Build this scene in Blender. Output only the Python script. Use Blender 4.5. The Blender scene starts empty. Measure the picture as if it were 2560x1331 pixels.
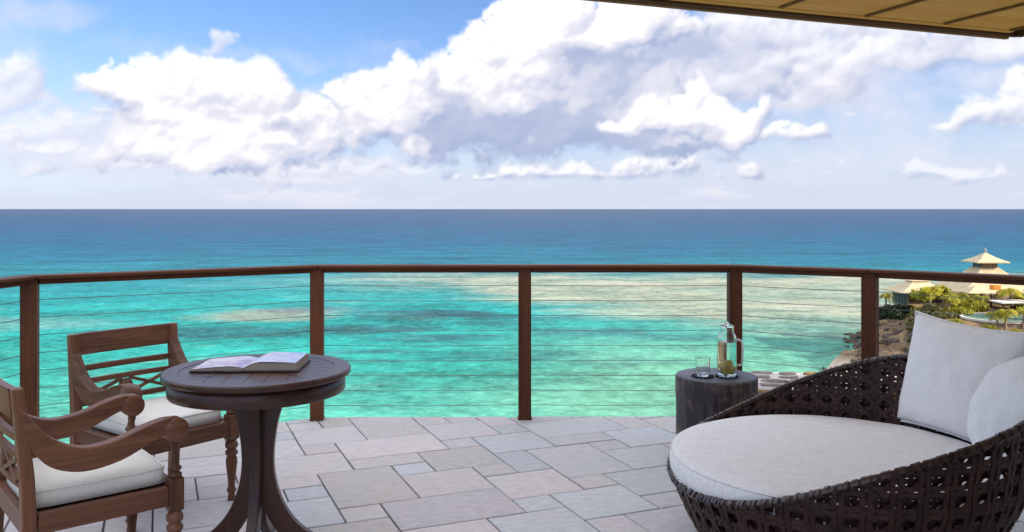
import bpy, bmesh, math, random
import numpy as np
from mathutils import Vector, Matrix, noise as mnoise

random.seed(11)
SC = bpy.context.scene
COL = SC.collection
R = math.radians

# ------------------------------------------------------------------ camera
HC, FPX = 1.45, 2140.0                     # eye height, focal length in photo pixels (2560 wide)
cam_d = bpy.data.cameras.new('camera')
cam = bpy.data.objects.new('camera', cam_d); COL.objects.link(cam)
cam.location = (0, 0, HC); cam.rotation_euler = (R(90), 0, 0)
cam_d.sensor_width = 36; cam_d.lens = 36 * FPX / 2560
cam_d.shift_y = -(665.5 - 523) / 2560
cam_d.clip_start = 0.05; cam_d.clip_end = 400000
SC.camera = cam
SC.view_settings.view_transform = 'Standard'; SC.view_settings.look = 'None'
SC.view_settings.exposure = 0.5; SC.view_settings.gamma = 1.0
SC.view_settings.use_curve_mapping = False
SC.cycles.max_bounces = 14; SC.cycles.transmission_bounces = 14; SC.cycles.diffuse_bounces = 4; SC.cycles.glossy_bounces = 4; SC.cycles.transparent_max_bounces = 12
SC.cycles.caustics_reflective = False; SC.cycles.caustics_refractive = True
SC.cycles.sample_clamp_indirect = 8
SC.cycles.use_denoising = True

SUN = Vector((0.85, -0.35, 0.42)).normalized()
sun_d = bpy.data.lights.new('sun', 'SUN'); sun_d.energy = 4.6; sun_d.angle = R(0.5)
sun_d.color = (1.0, 0.86, 0.66)
sun = bpy.data.objects.new('sun', sun_d); COL.objects.link(sun)
sun.rotation_euler = SUN.to_track_quat('Z', 'Y').to_euler(); sun.location = (20, -10, 20)

def lin(r, g, b):
    f = lambda c: (c/255)/12.92 if c <= 10 else ((c/255+.055)/1.055)**2.4
    return (f(r), f(g), f(b))

# ------------------------------------------------------------------ sky
F_PX=2140.0
def make_clouds(seed=7):
    rng=np.random.RandomState(seed)
    W,H=1800,480
    DEG=np.radians(0.05)
    def spec(p,sx=1.0,sy=1.0,w=W,h=H,lo=0.0):
        kx=np.fft.fftfreq(w)[None,:]*w*sx; ky=np.fft.fftfreq(h)[:,None]*w*sy
        k=np.sqrt(kx*kx+ky*ky); k[0,0]=1
        a=k**(-p); a[k<lo]=0; a[0,0]=0
        n=np.fft.ifft2(np.fft.fft2(rng.randn(h,w))*a).real
        return n/n.std()
    gx=np.arange(W)[None,:]*np.ones((H,1)); gy=np.arange(H)[:,None]*np.ones((1,W))
    def to_grid(x,y):
        az=np.arctan((x-1280)/F_PX); s=(523-y)/F_PX*np.cos(az)
        return (az+np.pi/4)/DEG, s/DEG
    def sst(a,b,x):
        t=np.clip((x-a)/(b-a),0,1); return t*t*(3-2*t)
    wx=spec(2.0,lo=14)*5+spec(1.5,lo=60)*1.3; wy=spec(2.0,lo=14)*5+spec(1.5,lo=60)*1.3
    fine=spec(1.25,lo=40); b0=np.abs(spec(1.7,lo=22)); b1=np.abs(spec(1.6,lo=60)); bil=1.2-b0-.5*b1; mid=spec(1.7,lo=8); streak=spec(1.5,2.8,0.5,lo=6)
    fx,fy=gx+wx,gy+wy
    def blur(a,s):
        kx=np.fft.fftfreq(W)[None,:]; ky=np.fft.fftfreq(H)[:,None]
        return np.fft.ifft2(np.fft.fft2(a)*np.exp(-2*(np.pi*s)**2*(kx*kx+ky*ky))).real
    def ell(blobs,ws=1.0):
        x=gx+wx*ws; y=gy+wy*ws
        acc=np.zeros((H,W))
        for b in blobs:
            cx,cy=to_grid(b[0],b[1]); k=0.0268/0.05
            rx,ry=b[2]*k,b[3]*k
            d2=((x-cx)/rx)**2+((y-cy)/ry)**2
            acc+=np.maximum(0,1-d2/1.7)**2*(b[4] if len(b)>4 else 1)
        return acc
    col=np.zeros((H,W,3)); alp=np.zeros((H,W))
    def over(c,a):
        nonlocal col,alp
        a=np.clip(a,0,1); na=a+alp*(1-a)
        col=(c*a[...,None]+col*(alp*(1-a))[...,None])/np.maximum(na,1e-4)[...,None]
        alp=na
    E0=1/1.414; WHITE=np.array([1.12,1.115,1.13])*E0; LAV=np.array([.78,.785,.90])*E0; GREY=np.array([.56,.62,.80])*E0; DARK=np.array([.36,.44,.68])*E0
    def cloud(blobs,n=500,rmin=5,rmax=28,dark=(),lite=(),soft=.35,amb=.0,contrast=1.0,dens=1.0,tint=1.0,cut=.18,ws=1.0,haze=0.0,bot=1.0,ddk=0.0):
        M=ell(blobs,ws)
        xs=[];
        Z=np.zeros((H,W)); P=np.zeros((H,W))
        macro=np.sqrt(np.clip(M,0,1.4))*70
        yy,xx=np.nonzero(M>.15)
        if len(yy)==0: return
        idx=rng.randint(0,len(yy),n)
        rr=rmin+(rmax-rmin)*rng.rand(n)**2.2
        order=np.argsort(-rr)
        for i in order:
            cx,cy,r=xx[idx[i]],yy[idx[i]],rr[i]
            if M[cy,cx]<.12+.008*r: r*=.62
            x0,x1=max(0,int(cx-r)-1),min(W,int(cx+r)+2); y0,y1=max(0,int(cy-r)-1),min(H,int(cy+r)+2)
            d2=(gx[y0:y1,x0:x1]-cx)**2+(gy[y0:y1,x0:x1]-cy)**2
            cap=np.sqrt(np.maximum(0,r*r-d2))
            z=np.where(cap>0,macro[cy,cx]+cap*1.0-r*.25,0)
            Z[y0:y1,x0:x1]=np.maximum(Z[y0:y1,x0:x1],z)
            P[y0:y1,x0:x1]=np.maximum(P[y0:y1,x0:x1],cap/r*np.clip(r/14,.5,1))
        qx=np.clip(gx+wx*.8*ws,0,W-1.01); qy=np.clip(gy+wy*.8*ws,0,H-1.01); ix=qx.astype(int); iy=qy.astype(int); tx=qx-ix; ty=qy-iy
        bi=lambda A:(A[iy,ix]*(1-tx)+A[iy,ix+1]*tx)*(1-ty)+(A[iy+1,ix]*(1-tx)+A[iy+1,ix+1]*tx)*ty
        Z=bi(Z); P=bi(P)
        Z=np.maximum(Z,macro*.8)+fine*.8+mid*2.5+bil*3.0*np.clip(M*2,0,1)
        Mb=blur(np.clip(M,0,1.2),7); by=np.gradient(Mb,axis=0)
        bottom=np.clip(by*26,0,1)*bot
        cover=sst(cut,cut+soft*(1+2.2*bottom),M*.75+P*.42*(1-.6*bottom)+(.10*mid+.09*fine+.10*streak*bottom)*np.clip(M*4,0,1))
        cover=blur(cover,.9)
        def nl(s,L):
            zz=blur(Z,s); dy,dx=np.gradient(zz)
            nrm=np.sqrt(dx*dx+dy*dy+1.2)
            return (-dx*L[0]-dy*L[1]+1.1*L[2])/nrm
        L=np.array([-.30,.70,.64])
        lit=.24*nl(1.8,L)+.52*nl(4.5,L)+.52*nl(14,L)
        lit=.5+contrast*1.1*(lit-.74)+amb
        D=np.zeros((H,W))
        if dark: D=np.clip(ell(dark,ws)*1.2,0,1.2)
        D=D+ddk
        Lb=np.clip(ell(lite,ws),0,1) if lite else 0
        lit=lit+(lit.mean()*0+0); kk=np.clip(1-.75*D,.25,1); v=np.clip(.5+(lit-.5)*kk+.24-.72*D+.5*Lb*(1-.3*np.clip(D,0,1))+.05*mid,0,1.25)
        a=(sst(.38,1.22,v))[...,None]; b=sst(-.1,.5,v)[...,None]; c0=sst(-.55,.25,.5+(lit-.5)*kk+.24-.72*D)[...,None]
        c=(DARK*(1-c0)+GREY*c0); c=c*(1-b)+LAV*b; c=c*(1-a)+WHITE*a
        c=c*(1-haze)+E0*np.array([.78,.80,.93])*haze
        over(c*tint,cover*dens)
    # pale veil low over the horizon and faint streaks
    el=gy*DEG
    veil=np.clip(.97*np.exp(-(el/.105)**1.6)+.10*streak*np.exp(-((el-.05)/.04)**2),0,1)
    over(E0*np.array([.70,.75,.91])*np.ones((H,W,1)),veil+.0*mid)
    st=np.exp(-((el-.035)/.03)**2)*sst(.2,2.0,streak)*.75
    over(E0*np.array([.93,.92,.97])*np.ones((H,W,1)),st)
    hz=ell([(110,30,130,40,.5),(-60,60,160,60,.3),(420,130,200,30,.25),(780,150,240,26,.3),(960,125,120,20,.25),(2250,200,420,60,.6),(2100,250,420,100,.6),(1950,400,420,50,.45),(1050,180,90,22,.3),(820,250,120,40,.4),(200,330,330,120,.85),(2300,350,320,120,.45),(560,420,500,60,.8),(1500,440,700,40,.4),(30,170,160,60,.4)])
    over(E0*np.array([.80,.82,.95])*np.ones((H,W,1)),np.clip(hz*(.75+.22*mid),0,.85))
    # distant small cumulus rows
    low=[(60,455,60,12),(170,470,90,8)]
    def row(x0,x1,yb,h,n,seed):
        r2=np.random.RandomState(seed); out=[]
        for i in range(n):
            x=x0+(x1-x0)*r2.rand(); r=h*(.35+.65*r2.rand()**1.5); out.append((x,yb-r*.75,r*1.5,r*1.05,.6+.4*r2.rand()))
        return out
    cloud(row(1220,1500,452,30,9,1)+row(1530,1760,446,40,9,2)+row(1780,1960,450,26,6,3)+row(1090,1230,452,14,5,4)+[(1345,428,40,24),(1440,424,44,26),(1600,414,60,28),(1690,410,50,30),(1500,446,240,14,.6)],420,1.5,8,dark=[(1380,452,200,10,.5),(1650,446,200,12,.5),(1850,430,120,20,.35)],soft=.5,contrast=.9,dens=.9,ws=.2,haze=.12)
    cloud(row(2260,2360,452,26,9,15)+row(2370,2470,456,24,9,18)+row(2200,2330,420,8,4,6)+[(2288,405,13,12),(2500,425,12,16),(2500,445,30,10),(2130,285,20,12),(2190,300,30,8,.5),(2105,408,16,10,.6),(1990,408,16,9,.5),(2070,430,40,8,.5)],260,1.5,6,soft=.9,contrast=.9,dens=.6,ws=.25,haze=.25)
    cloud(row(560,860,470,14,8,7)+row(330,560,452,12,6,8)+row(20,200,470,9,5,9),200,1.5,6,soft=.9,contrast=.7,dens=.5,ws=.5,haze=.4)
    cloud([(100,425,62,20),(60,442,50,10),(180,375,72,20),(125,380,40,16),(10,370,36,48),(30,330,30,16),(65,370,20,24,.7),(160,292,30,24,.8),(245,290,40,16,.8),(210,262,24,22,.5),(220,215,26,18,.5)],260,2,9,soft=.8,contrast=.8,dens=.8,ws=.55,haze=.25)
    cloud([(20,250,105,62),(40,205,62,50),(80,200,30,30,.8),(95,262,40,30,.7),(-60,230,110,80)],160,5,20,dark=[(40,290,120,20,.3)],soft=.9,contrast=.7,dens=.85,haze=.2)
    # right soft bank
    cloud([(1950,185,210,85),(2150,160,260,60),(2420,125,240,52),(2060,240,170,44),(1790,150,200,90),(2000,270,90,30,.7),(2600,110,250,60),(1900,60,260,60),(2200,70,260,50),(1620,170,230,110),(1750,250,200,60)],420,6,24,dark=[(1640,150,190,70,.50),(1480,210,100,90,.5),(1800,120,170,50,.42),(1950,245,160,26,.3),(2350,165,240,26,.25)],soft=.9,contrast=.8,dens=.93,ddk=.22)
    cloud([(2500,290,66,44),(2420,285,42,40),(2545,235,50,64),(2470,318,110,24),(2380,320,40,14),(2590,280,70,70)],220,2,11,soft=.6,contrast=.8,dens=.9,dark=[(2480,330,110,14,.3)],ws=.6,haze=.15)
    cloud([(300,410,170,40),(560,435,270,34),(850,410,130,40),(1000,430,140,24),(150,320,90,60),(760,440,200,24),(60,330,90,50)],320,3,14,soft=1.15,dens=.72,haze=.45,ws=.8)
    # left mass
    cloud([(285,232,48,38),(345,205,80,50),(430,210,90,52),(510,205,64,54),(600,225,50,46),(650,225,50,48),(380,270,110,80),(520,290,150,90),(650,300,110,80),(740,320,84,70),(400,370,90,58),(560,385,170,52),(700,380,110,44),(800,340,40,50,.6),(470,330,160,90),(600,420,160,22,.7)],900,4,26,
        dark=[(738,318,66,26,.75),(525,245,52,22,.42),(740,245,50,24,.5),(310,270,50,20,.6),(430,440,160,24,.6),(545,300,40,26,.3),(300,330,60,60,.4)],lite=[(360,235,120,60,.5),(560,200,120,40,.4),(400,370,90,50,.5),(500,395,120,30,.5),(600,330,140,50,.4)],soft=.28,contrast=.95)
    cloud([(560,105,24,26),(540,85,16,14),(580,98,14,12),(535,130,34,22,.7),(552,140,30,18,.7)],60,3,9,soft=1.0,contrast=.6,dens=.7,ws=.6,haze=.3)
    # tower and its base
    cloud([(1390,10,80,66),(1290,60,92,74),(1350,110,130,100),(1225,120,66,62),(1180,170,70,64),(1120,205,58,52),(1250,220,130,120),(1160,290,100,80),(1420,170,120,120),(1530,250,170,90),(1300,335,270,74),(1600,340,210,58),(1110,350,90,58),(1080,310,60,60),(1570,45,84,70),(1660,70,110,66),(1520,100,80,60),(1700,350,110,36)],1300,4,30,
        dark=[(1215,340,270,95,1.15),(1480,352,310,72,1.1),(1095,310,90,80,.8),(1440,140,74,54,.85),(1560,150,120,40,.55),(1480,240,140,110,.72),(1640,205,150,60,.5),(1345,280,60,60,.4),(1700,385,170,18,.9)],lite=[(1380,30,90,70,.6),(1290,80,90,70,.6),(1190,160,60,60,.5),(1300,150,90,80,.4),(1600,60,120,60,.55),(1420,215,40,40,.6),(1170,275,40,24,.6),(1240,240,50,60,.4)],soft=.25,contrast=1.0)
    # bright cloud in front of the tower
    cloud([(985,215,60,40),(930,220,50,36),(1040,235,46,48),(1062,196,22,26),(915,262,80,56),(1010,290,80,76),(940,320,90,60),(1000,350,64,50),(900,300,60,50)],600,3,22,dark=[(900,380,90,20,.4),(930,300,50,10,.3)],lite=[(980,270,120,80,.4)],soft=.26,contrast=.85)
    cloud([(1740,225,34,38),(1700,250,34,24),(1660,300,110,36),(1760,290,90,56),(1850,320,80,50),(1900,290,30,30,.8),(1600,320,90,24),(1870,355,80,34),(1700,335,120,22,.8)],600,3,18,dark=[(1640,352,160,18,.5),(1760,325,100,10,.2)],lite=[(1740,250,60,60,.4),(1860,330,80,50,.4)],soft=.35,contrast=.9)
    cloud([(2028,348,42,38),(1988,354,32,28),(1945,340,34,34,.8),(1998,322,22,16),(2050,330,20,20,.8),(1915,350,30,30,.7),(1960,308,18,12,.7)],260,2,10,soft=.5,contrast=.9,dens=.9,ws=.45)
    cloud([(1480,365,14,14,.6),(1420,340,24,10,.5),(1325,350,20,14,.5),(900,235,30,14,.4),(830,240,26,14,.5)],60,2,7,soft=.9,contrast=.6,dens=.6,ws=.5)
    # fade out above the rows
    alp=alp*(1-sst(.80,1.0,gy/H))
    out=np.zeros((H,W,4),np.float32); out[...,:3]=col; out[...,3]=alp
    return out


class NT:
    """small helper round a node tree"""
    def __init__(s, tree): s.t = tree; s.n = tree.nodes; s.l = tree.links
    def new(s, kind, **kw):
        nd = s.n.new(kind)
        for k, v in kw.items(): setattr(nd, k, v)
        return nd
    def put(s, sock, v):
        if hasattr(v, 'is_output') or isinstance(v, bpy.types.NodeSocket): s.l.new(v, sock)
        else: sock.default_value = v
    def math(s, op, a, b=0.0, c=0.0, clamp=False):
        nd = s.new('ShaderNodeMath', operation=op); nd.use_clamp = clamp
        for i, v in enumerate((a, b, c)): s.put(nd.inputs[i], v)
        return nd.outputs[0]
    def vmath(s, op, a, b=(0, 0, 0)):
        nd = s.new('ShaderNodeVectorMath', operation=op)
        s.put(nd.inputs[0], a)
        if op == 'SCALE': s.put(nd.inputs['Scale'], b)
        else: s.put(nd.inputs[1], b)
        return nd.outputs[0]
    def sep(s, v):
        nd = s.new('ShaderNodeSeparateXYZ'); s.put(nd.inputs[0], v); return nd.outputs
    def comb(s, x, y, z):
        nd = s.new('ShaderNodeCombineXYZ')
        for i, v in enumerate((x, y, z)): s.put(nd.inputs[i], v)
        return nd.outputs[0]
    def noise(s, vec, scale, detail=4, rough=.55, dist=0.0):
        nd = s.new('ShaderNodeTexNoise'); s.put(nd.inputs['Vector'], vec)
        nd.inputs['Scale'].default_value = scale; nd.inputs['Detail'].default_value = detail
        nd.inputs['Roughness'].default_value = rough; nd.inputs['Distortion'].default_value = dist
        return nd.outputs['Fac']
    def mix(s, fac, a, b, blend='MIX'):
        nd = s.new('ShaderNodeMix', data_type='RGBA', blend_type=blend)
        s.put(nd.inputs[0], fac)
        for i, v in ((6, a), (7, b)):
            s.put(nd.inputs[i], (*v, 1) if isinstance(v, tuple) and len(v) == 3 else v)
        return nd.outputs[2]
    def ramp(s, fac, stops, interp='LINEAR'):
        nd = s.new('ShaderNodeValToRGB'); s.put(nd.inputs[0], fac)
        cr = nd.color_ramp; cr.interpolation = interp
        while len(cr.elements) < len(stops): cr.elements.new(0.5)
        for e, (p, c) in zip(cr.elements, stops): e.position = p; e.color = (*c, 1) if len(c) == 3 else c
        return nd.outputs[0]
    def step(s, v, a, b):
        nd = s.new('ShaderNodeMapRange', interpolation_type='SMOOTHSTEP')
        s.put(nd.inputs[0], v); s.put(nd.inputs[1], a); s.put(nd.inputs[2], b)
        return nd.outputs[0]
    def bump(s, h, strength=.2, dist=.01):
        nd = s.new('ShaderNodeBump'); s.put(nd.inputs['Height'], h)
        nd.inputs['Strength'].default_value = strength; nd.inputs['Distance'].default_value = dist
        return nd.outputs[0]

world = bpy.data.worlds.new('World'); SC.world = world; world.use_nodes = True
def build_world():
    w = NT(world.node_tree); w.n.clear()
    px = make_clouds()
    h, wd = px.shape[:2]
    im = bpy.data.images.new('cumulus_field', wd, h, alpha=True, float_buffer=True)
    im.colorspace_settings.name = 'Non-Color'; im.alpha_mode = 'CHANNEL_PACKED'
    im.pixels.foreach_set(px.ravel()); im.update()
    d = w.new('ShaderNodeTexCoord').outputs['Generated']
    x, y, z = w.sep(d)[0:3]
    az = w.math('ARCTAN2', x, y)
    u = w.math('ADD', w.math('DIVIDE', az, math.pi/2), .5)
    el = w.math('DIVIDE', z, w.math('SQRT', w.math('ADD', w.math('MULTIPLY', x, x), w.math('MULTIPLY', y, y))))
    v = w.math('MINIMUM', w.math('MAXIMUM', w.math('DIVIDE', el, h*R(.05)), .001), .999)
    ti = w.new('ShaderNodeTexImage', interpolation='Cubic', extension='MIRROR'); ti.image = im
    w.l.new(w.comb(u, v, 0), ti.inputs['Vector'])
    sky = w.new('ShaderNodeTexSky', sky_type='NISHITA'); sky.sun_disc = False
    sky.sun_elevation = math.asin(SUN.z); sky.sun_rotation = math.atan2(SUN.x, SUN.y)
    sky.altitude = 30; sky.air_density = 1.0; sky.dust_density = SKY_DUST; sky.ozone_density = 1.4
    # high in the sky, above the rows in view: unseen cloud, thickened and brightened to light the terrace
    pl = w.vmath('SCALE', w.comb(x, y, 0), w.math('DIVIDE', 1.0, w.math('MAXIMUM', z, .12)))
    nz = w.noise(pl, 1.1, 6, .58, .4)
    up = w.step(el, .30, .55)
    hi = w.math('MULTIPLY', w.math('MULTIPLY', w.step(nz, .34, .54), up), .9)
    base = w.mix(1.0, sky.outputs[0], SKY_TINT, 'MULTIPLY')
    base = w.mix(hi, base, (13.0, 13.0, 13.4))
    c10 = w.vmath('SCALE', ti.outputs['Color'], 10.0)
    colr = w.mix(ti.outputs['Alpha'], base, c10)
    bg = w.new('ShaderNodeBackground'); w.l.new(colr, bg.inputs[0]); bg.inputs[1].default_value = SKY_STRENGTH
    w.l.new(bg.outputs[0], w.new('ShaderNodeOutputWorld').inputs[0])
SKY_DUST, SKY_TINT, SKY_STRENGTH = 0.2, (.69, .90, 1.30), 0.1
build_world()

# ------------------------------------------------------------------ object helpers
def tag(o, label=None, cat=None, group=None, kind=None):
    if label: o['label'] = label
    if cat: o['category'] = cat
    if group: o['group'] = group
    if kind: o['kind'] = kind
    return o
def thing(name, loc, rz, label, cat, group=None):
    o = bpy.data.objects.new(name, None); COL.objects.link(o)
    o.empty_display_size = .1; o.location = loc; o.rotation_euler = (0, 0, rz)
    return tag(o, label, cat, group)
def link(name, me, parent=None, mat=None, M=None):
    o = bpy.data.objects.new(name, me); COL.objects.link(o)
    if parent is not None: o.parent = parent
    if mat is not None and not me.materials: me.materials.append(mat)
    if M is not None: o.matrix_local = M
    return o
def mesh(name, verts, faces, smooth=False):
    me = bpy.data.meshes.new(name); me.from_pydata([tuple(v) for v in verts], [], faces); me.update()
    if smooth: me.polygons.foreach_set('use_smooth', [True]*len(me.polygons))
    return me
def from_bm(name, bm, smooth=False):
    me = bpy.data.meshes.new(name); bm.normal_update(); bm.to_mesh(me); bm.free()
    if smooth: me.polygons.foreach_set('use_smooth', [True]*len(me.polygons))
    return me
def bevelled(bm, w, seg=1):
    if w > 0: bmesh.ops.bevel(bm, geom=bm.edges[:], offset=w, segments=seg, affect='EDGES', profile=.6)
    return bm
def box_me(name, sx, sy, sz, bev=.003, cx=0, cy=0, cz=0, seg=1):
    bm = bmesh.new(); bmesh.ops.create_cube(bm, size=1)
    for v in bm.verts: v.co = Vector((v.co.x*sx+cx, v.co.y*sy+cy, v.co.z*sz+cz))
    return from_bm(name, bevelled(bm, bev, seg))
def beam(name, p0, p1, w, h, mat, parent=None, bev=.003, up=(0, 0, 1)):
    """bar from p0 to p1, grain along its own X"""
    p0, p1 = Vector(p0), Vector(p1); x = (p1-p0); L = x.length; x.normalize()
    y = Vector(up).cross(x).normalized(); z = x.cross(y)
    M = Matrix((x, y, z)).transposed().to_4x4(); M.translation = (p0+p1)/2
    return link(name, box_me(name, L, w, h, bev), parent, mat, M)
def prism_bm(pts, y0, y1, bm=None):
    """outline in XZ pushed along Y"""
    bm = bm or bmesh.new()
    a = [bm.verts.new((x, y0, z)) for x, z in pts]; b = [bm.verts.new((x, y1, z)) for x, z in pts]
    n = len(pts)
    fa = bm.faces.new(a); fb = bm.faces.new(b[::-1])
    for i in range(n): bm.faces.new((a[i], b[i], b[(i+1) % n], a[(i+1) % n]))
    bmesh.ops.recalc_face_normals(bm, faces=bm.faces[:])
    return bm
def lathe_me(name, prof, seg=24, smooth=True, cap=True):
    vs, fs = [], []
    for r, z in prof:
        for i in range(seg):
            a = 2*math.pi*i/seg; vs.append((r*math.cos(a), r*math.sin(a), z))
    for j in range(len(prof)-1):
        for i in range(seg):
            k = (i+1) % seg; fs.append((j*seg+i, j*seg+k, (j+1)*seg+k, (j+1)*seg+i))
    if cap:
        fs.append(tuple(range(seg-1, -1, -1))); fs.append(tuple((len(prof)-1)*seg+i for i in range(seg)))
    me = mesh(name, vs, fs, smooth)
    if smooth and cap:
        for p in me.polygons[-2:]: p.use_smooth = False
    return me
def smooth_path(pts, n):
    """Catmull-Rom through pts"""
    P = [Vector(p) for p in pts]; P = [P[0]*2-P[1]] + P + [P[-1]*2-P[-2]]
    out = []; m = len(P)-3
    for k in range(n+1):
        t = k/n*m; i = min(int(t), m-1); t -= i
        a, b, c, d = P[i:i+4]
        out.append(.5*((2*b)+(c-a)*t+(2*a-5*b+4*c-d)*t*t+(3*b-a-3*c+d)*t**3))
    return out
def tube_me(name, pts, rad, seg=8, smooth=True):
    pts = [Vector(p) for p in pts]; n = len(pts); vs, fs = [], []
    rr = rad if isinstance(rad, (list, tuple)) else [rad]*n
    up = Vector((0, 0, 1))
    for i, p in enumerate(pts):
        t = (pts[min(i+1, n-1)]-pts[max(i-1, 0)]).normalized()
        s = up.cross(t) if abs(t.dot(up)) < .97 else Vector((1, 0, 0)).cross(t)
        s.normalize(); b = t.cross(s)
        for k in range(seg):
            a = 2*math.pi*k/seg; vs.append(p+(s*math.cos(a)+b*math.sin(a))*rr[i])
    for i in range(n-1):
        for k in range(seg):
            q = (k+1) % seg; fs.append((i*seg+k, i*seg+q, (i+1)*seg+q, (i+1)*seg+k))
    fs.append(tuple(range(seg-1, -1, -1))); fs.append(tuple((n-1)*seg+k for k in range(seg)))
    return mesh(name, vs, fs, smooth)
def copy_tree(o, parent=None):
    c = o.copy(); COL.objects.link(c)
    if parent is not None: c.parent = parent; c.matrix_parent_inverse = o.matrix_parent_inverse
    for ch in list(o.children): copy_tree(ch, c)
    return c
def at(px, py, d):
    """the point at depth d that stands at photo pixel px, py"""
    return Vector(((px-1280)/FPX*d, d, HC-(py-523)/FPX*d))

# ------------------------------------------------------------------ materials
def pbr(name, base=(.5, .5, .5), rough=.5, spec=.5):
    m = bpy.data.materials.new(name); m.use_nodes = True
    w = NT(m.node_tree); b = w.n['Principled BSDF']
    b.inputs['Base Color'].default_value = (*base, 1); b.inputs['Roughness'].default_value = rough
    b.inputs['Specular IOR Level'].default_value = spec
    return m, w, b
def obj_co(w): return w.new('ShaderNodeTexCoord').outputs['Object']
def wood(name, dark, light, rough=.42, axis='X', fine=1.0, spec=.5, coat=0.0):
    m, w, b = pbr(name, light, rough, spec)
    sc = {'X': (1.6, 26, 26), 'Y': (26, 1.6, 26), 'Z': (26, 26, 1.6)}[axis]
    rnd = w.new('ShaderNodeObjectInfo').outputs['Random']
    co = w.vmath('ADD', obj_co(w), w.comb(w.math('MULTIPLY', rnd, 7.0), w.math('MULTIPLY', rnd, 3.0), 0))
    v = w.vmath('MULTIPLY', co, tuple(c*fine for c in sc))
    g = w.noise(v, 1.0, 5, .62, .6)
    g2 = w.noise(w.vmath('MULTIPLY', v, (1.5, 5, 5) if axis == 'X' else (5, 5, 1.5) if axis == 'Z' else (5, 1.5, 5)), 1.0, 3, .6)
    big = w.noise(co, 2.6, 3, .5)
    f = w.math('ADD', w.math('MULTIPLY', g, .6), w.math('ADD', w.math('MULTIPLY', g2, .3), w.math('MULTIPLY', big, .25)))
    f = w.math('ADD', f, w.math('MULTIPLY', w.math('SUBTRACT', rnd, .5), .16))
    w.l.new(w.ramp(f, [(.36, dark), (.75, light)]), b.inputs['Base Color'])
    w.put(b.inputs['Roughness'], w.math('ADD', rough-.1, w.math('MULTIPLY', g, .22)))
    w.put(b.inputs['Normal'], w.bump(w.math('ADD', g2, g), .3, .003))
    b.inputs['Coat Weight'].default_value = coat; b.inputs['Coat Roughness'].default_value = .25
    return m
M = {}
for ax in 'XZ':
    M['chair'+ax] = wood('teak_chair_'+ax.lower(), (.050, .019, .009), (.235, .098, .052), .42, ax, 1, .3, .06)
    M['table'+ax] = wood('teak_table_'+ax.lower(), (.020, .0075, .005), (.078, .029, .018), .36, ax, 1, .35, .22)
    M['rail'+ax] = wood('stained_rail_'+ax.lower(), (.060, .018, .007), (.17, .056, .022), .55, ax, .8, .25)
def fabric(name, col, weave=900, crease=6):
    m, w, b = pbr(name, col, .88, .2)
    co = obj_co(w)
    th = w.noise(w.vmath('MULTIPLY', co, (1, .12, 1)), weave*.5, 2, .6); tv = w.noise(w.vmath('MULTIPLY', co, (.12, 1, .4)), weave*.5, 2, .6)
    t = w.math('ADD', th, tv); cr = w.noise(co, crease, 4, .55, .5)
    c = w.mix(w.step(t, .6, 1.4), tuple(v*.86 for v in col), tuple(min(1, v*1.04) for v in col))
    w.l.new(c, b.inputs['Base Color'])
    n1 = w.bump(t, .25, .0015)
    nb = w.new('ShaderNodeBump'); nb.inputs['Strength'].default_value = .25; nb.inputs['Distance'].default_value = .02
    w.l.new(cr, nb.inputs['Height']); w.l.new(n1, nb.inputs['Normal'])
    w.l.new(nb.outputs[0], b.inputs['Normal'])
    b.inputs['Sheen Weight'].default_value = .15
    return m
M['linen'] = fabric('white_linen', (.90, .89, .88)); M['cushion'] = fabric('seat_canvas', (.90, .87, .81))
M['mattress'] = fabric('mattress_canvas', (.86, .85, .85), 240, 3)
def wicker():
    m, w, b = pbr('dark_wicker', (.035, .02, .02), .42, .3)
    co = obj_co(w)
    n = w.noise(co, 9, 4, .6); s = w.noise(w.vmath('MULTIPLY', co, (160, 160, 60)), 1, 2, .5)
    f = w.math('ADD', w.math('MULTIPLY', n, .6), w.math('MULTIPLY', s, .45))
    w.l.new(w.ramp(f, [(.35, (.012, .005, .0045)), (.75, (.072, .031, .026))]), b.inputs['Base Color'])
    w.put(b.inputs['Roughness'], w.math('ADD', .32, w.math('MULTIPLY', s, .25)))
    w.put(b.inputs['Normal'], w.bump(s, .3, .002))
    return m
M['wicker'] = wicker(); M['wrap'] = M['wicker'].copy(); M['wrap'].name = 'glossy_wicker'
for _n in M['wrap'].node_tree.nodes:
    if _n.type == 'BSDF_PRINCIPLED':
        _n.inputs['Specular IOR Level'].default_value = .55; _n.inputs['Coat Weight'].default_value = .35; _n.inputs['Coat Roughness'].default_value = .22
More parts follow.
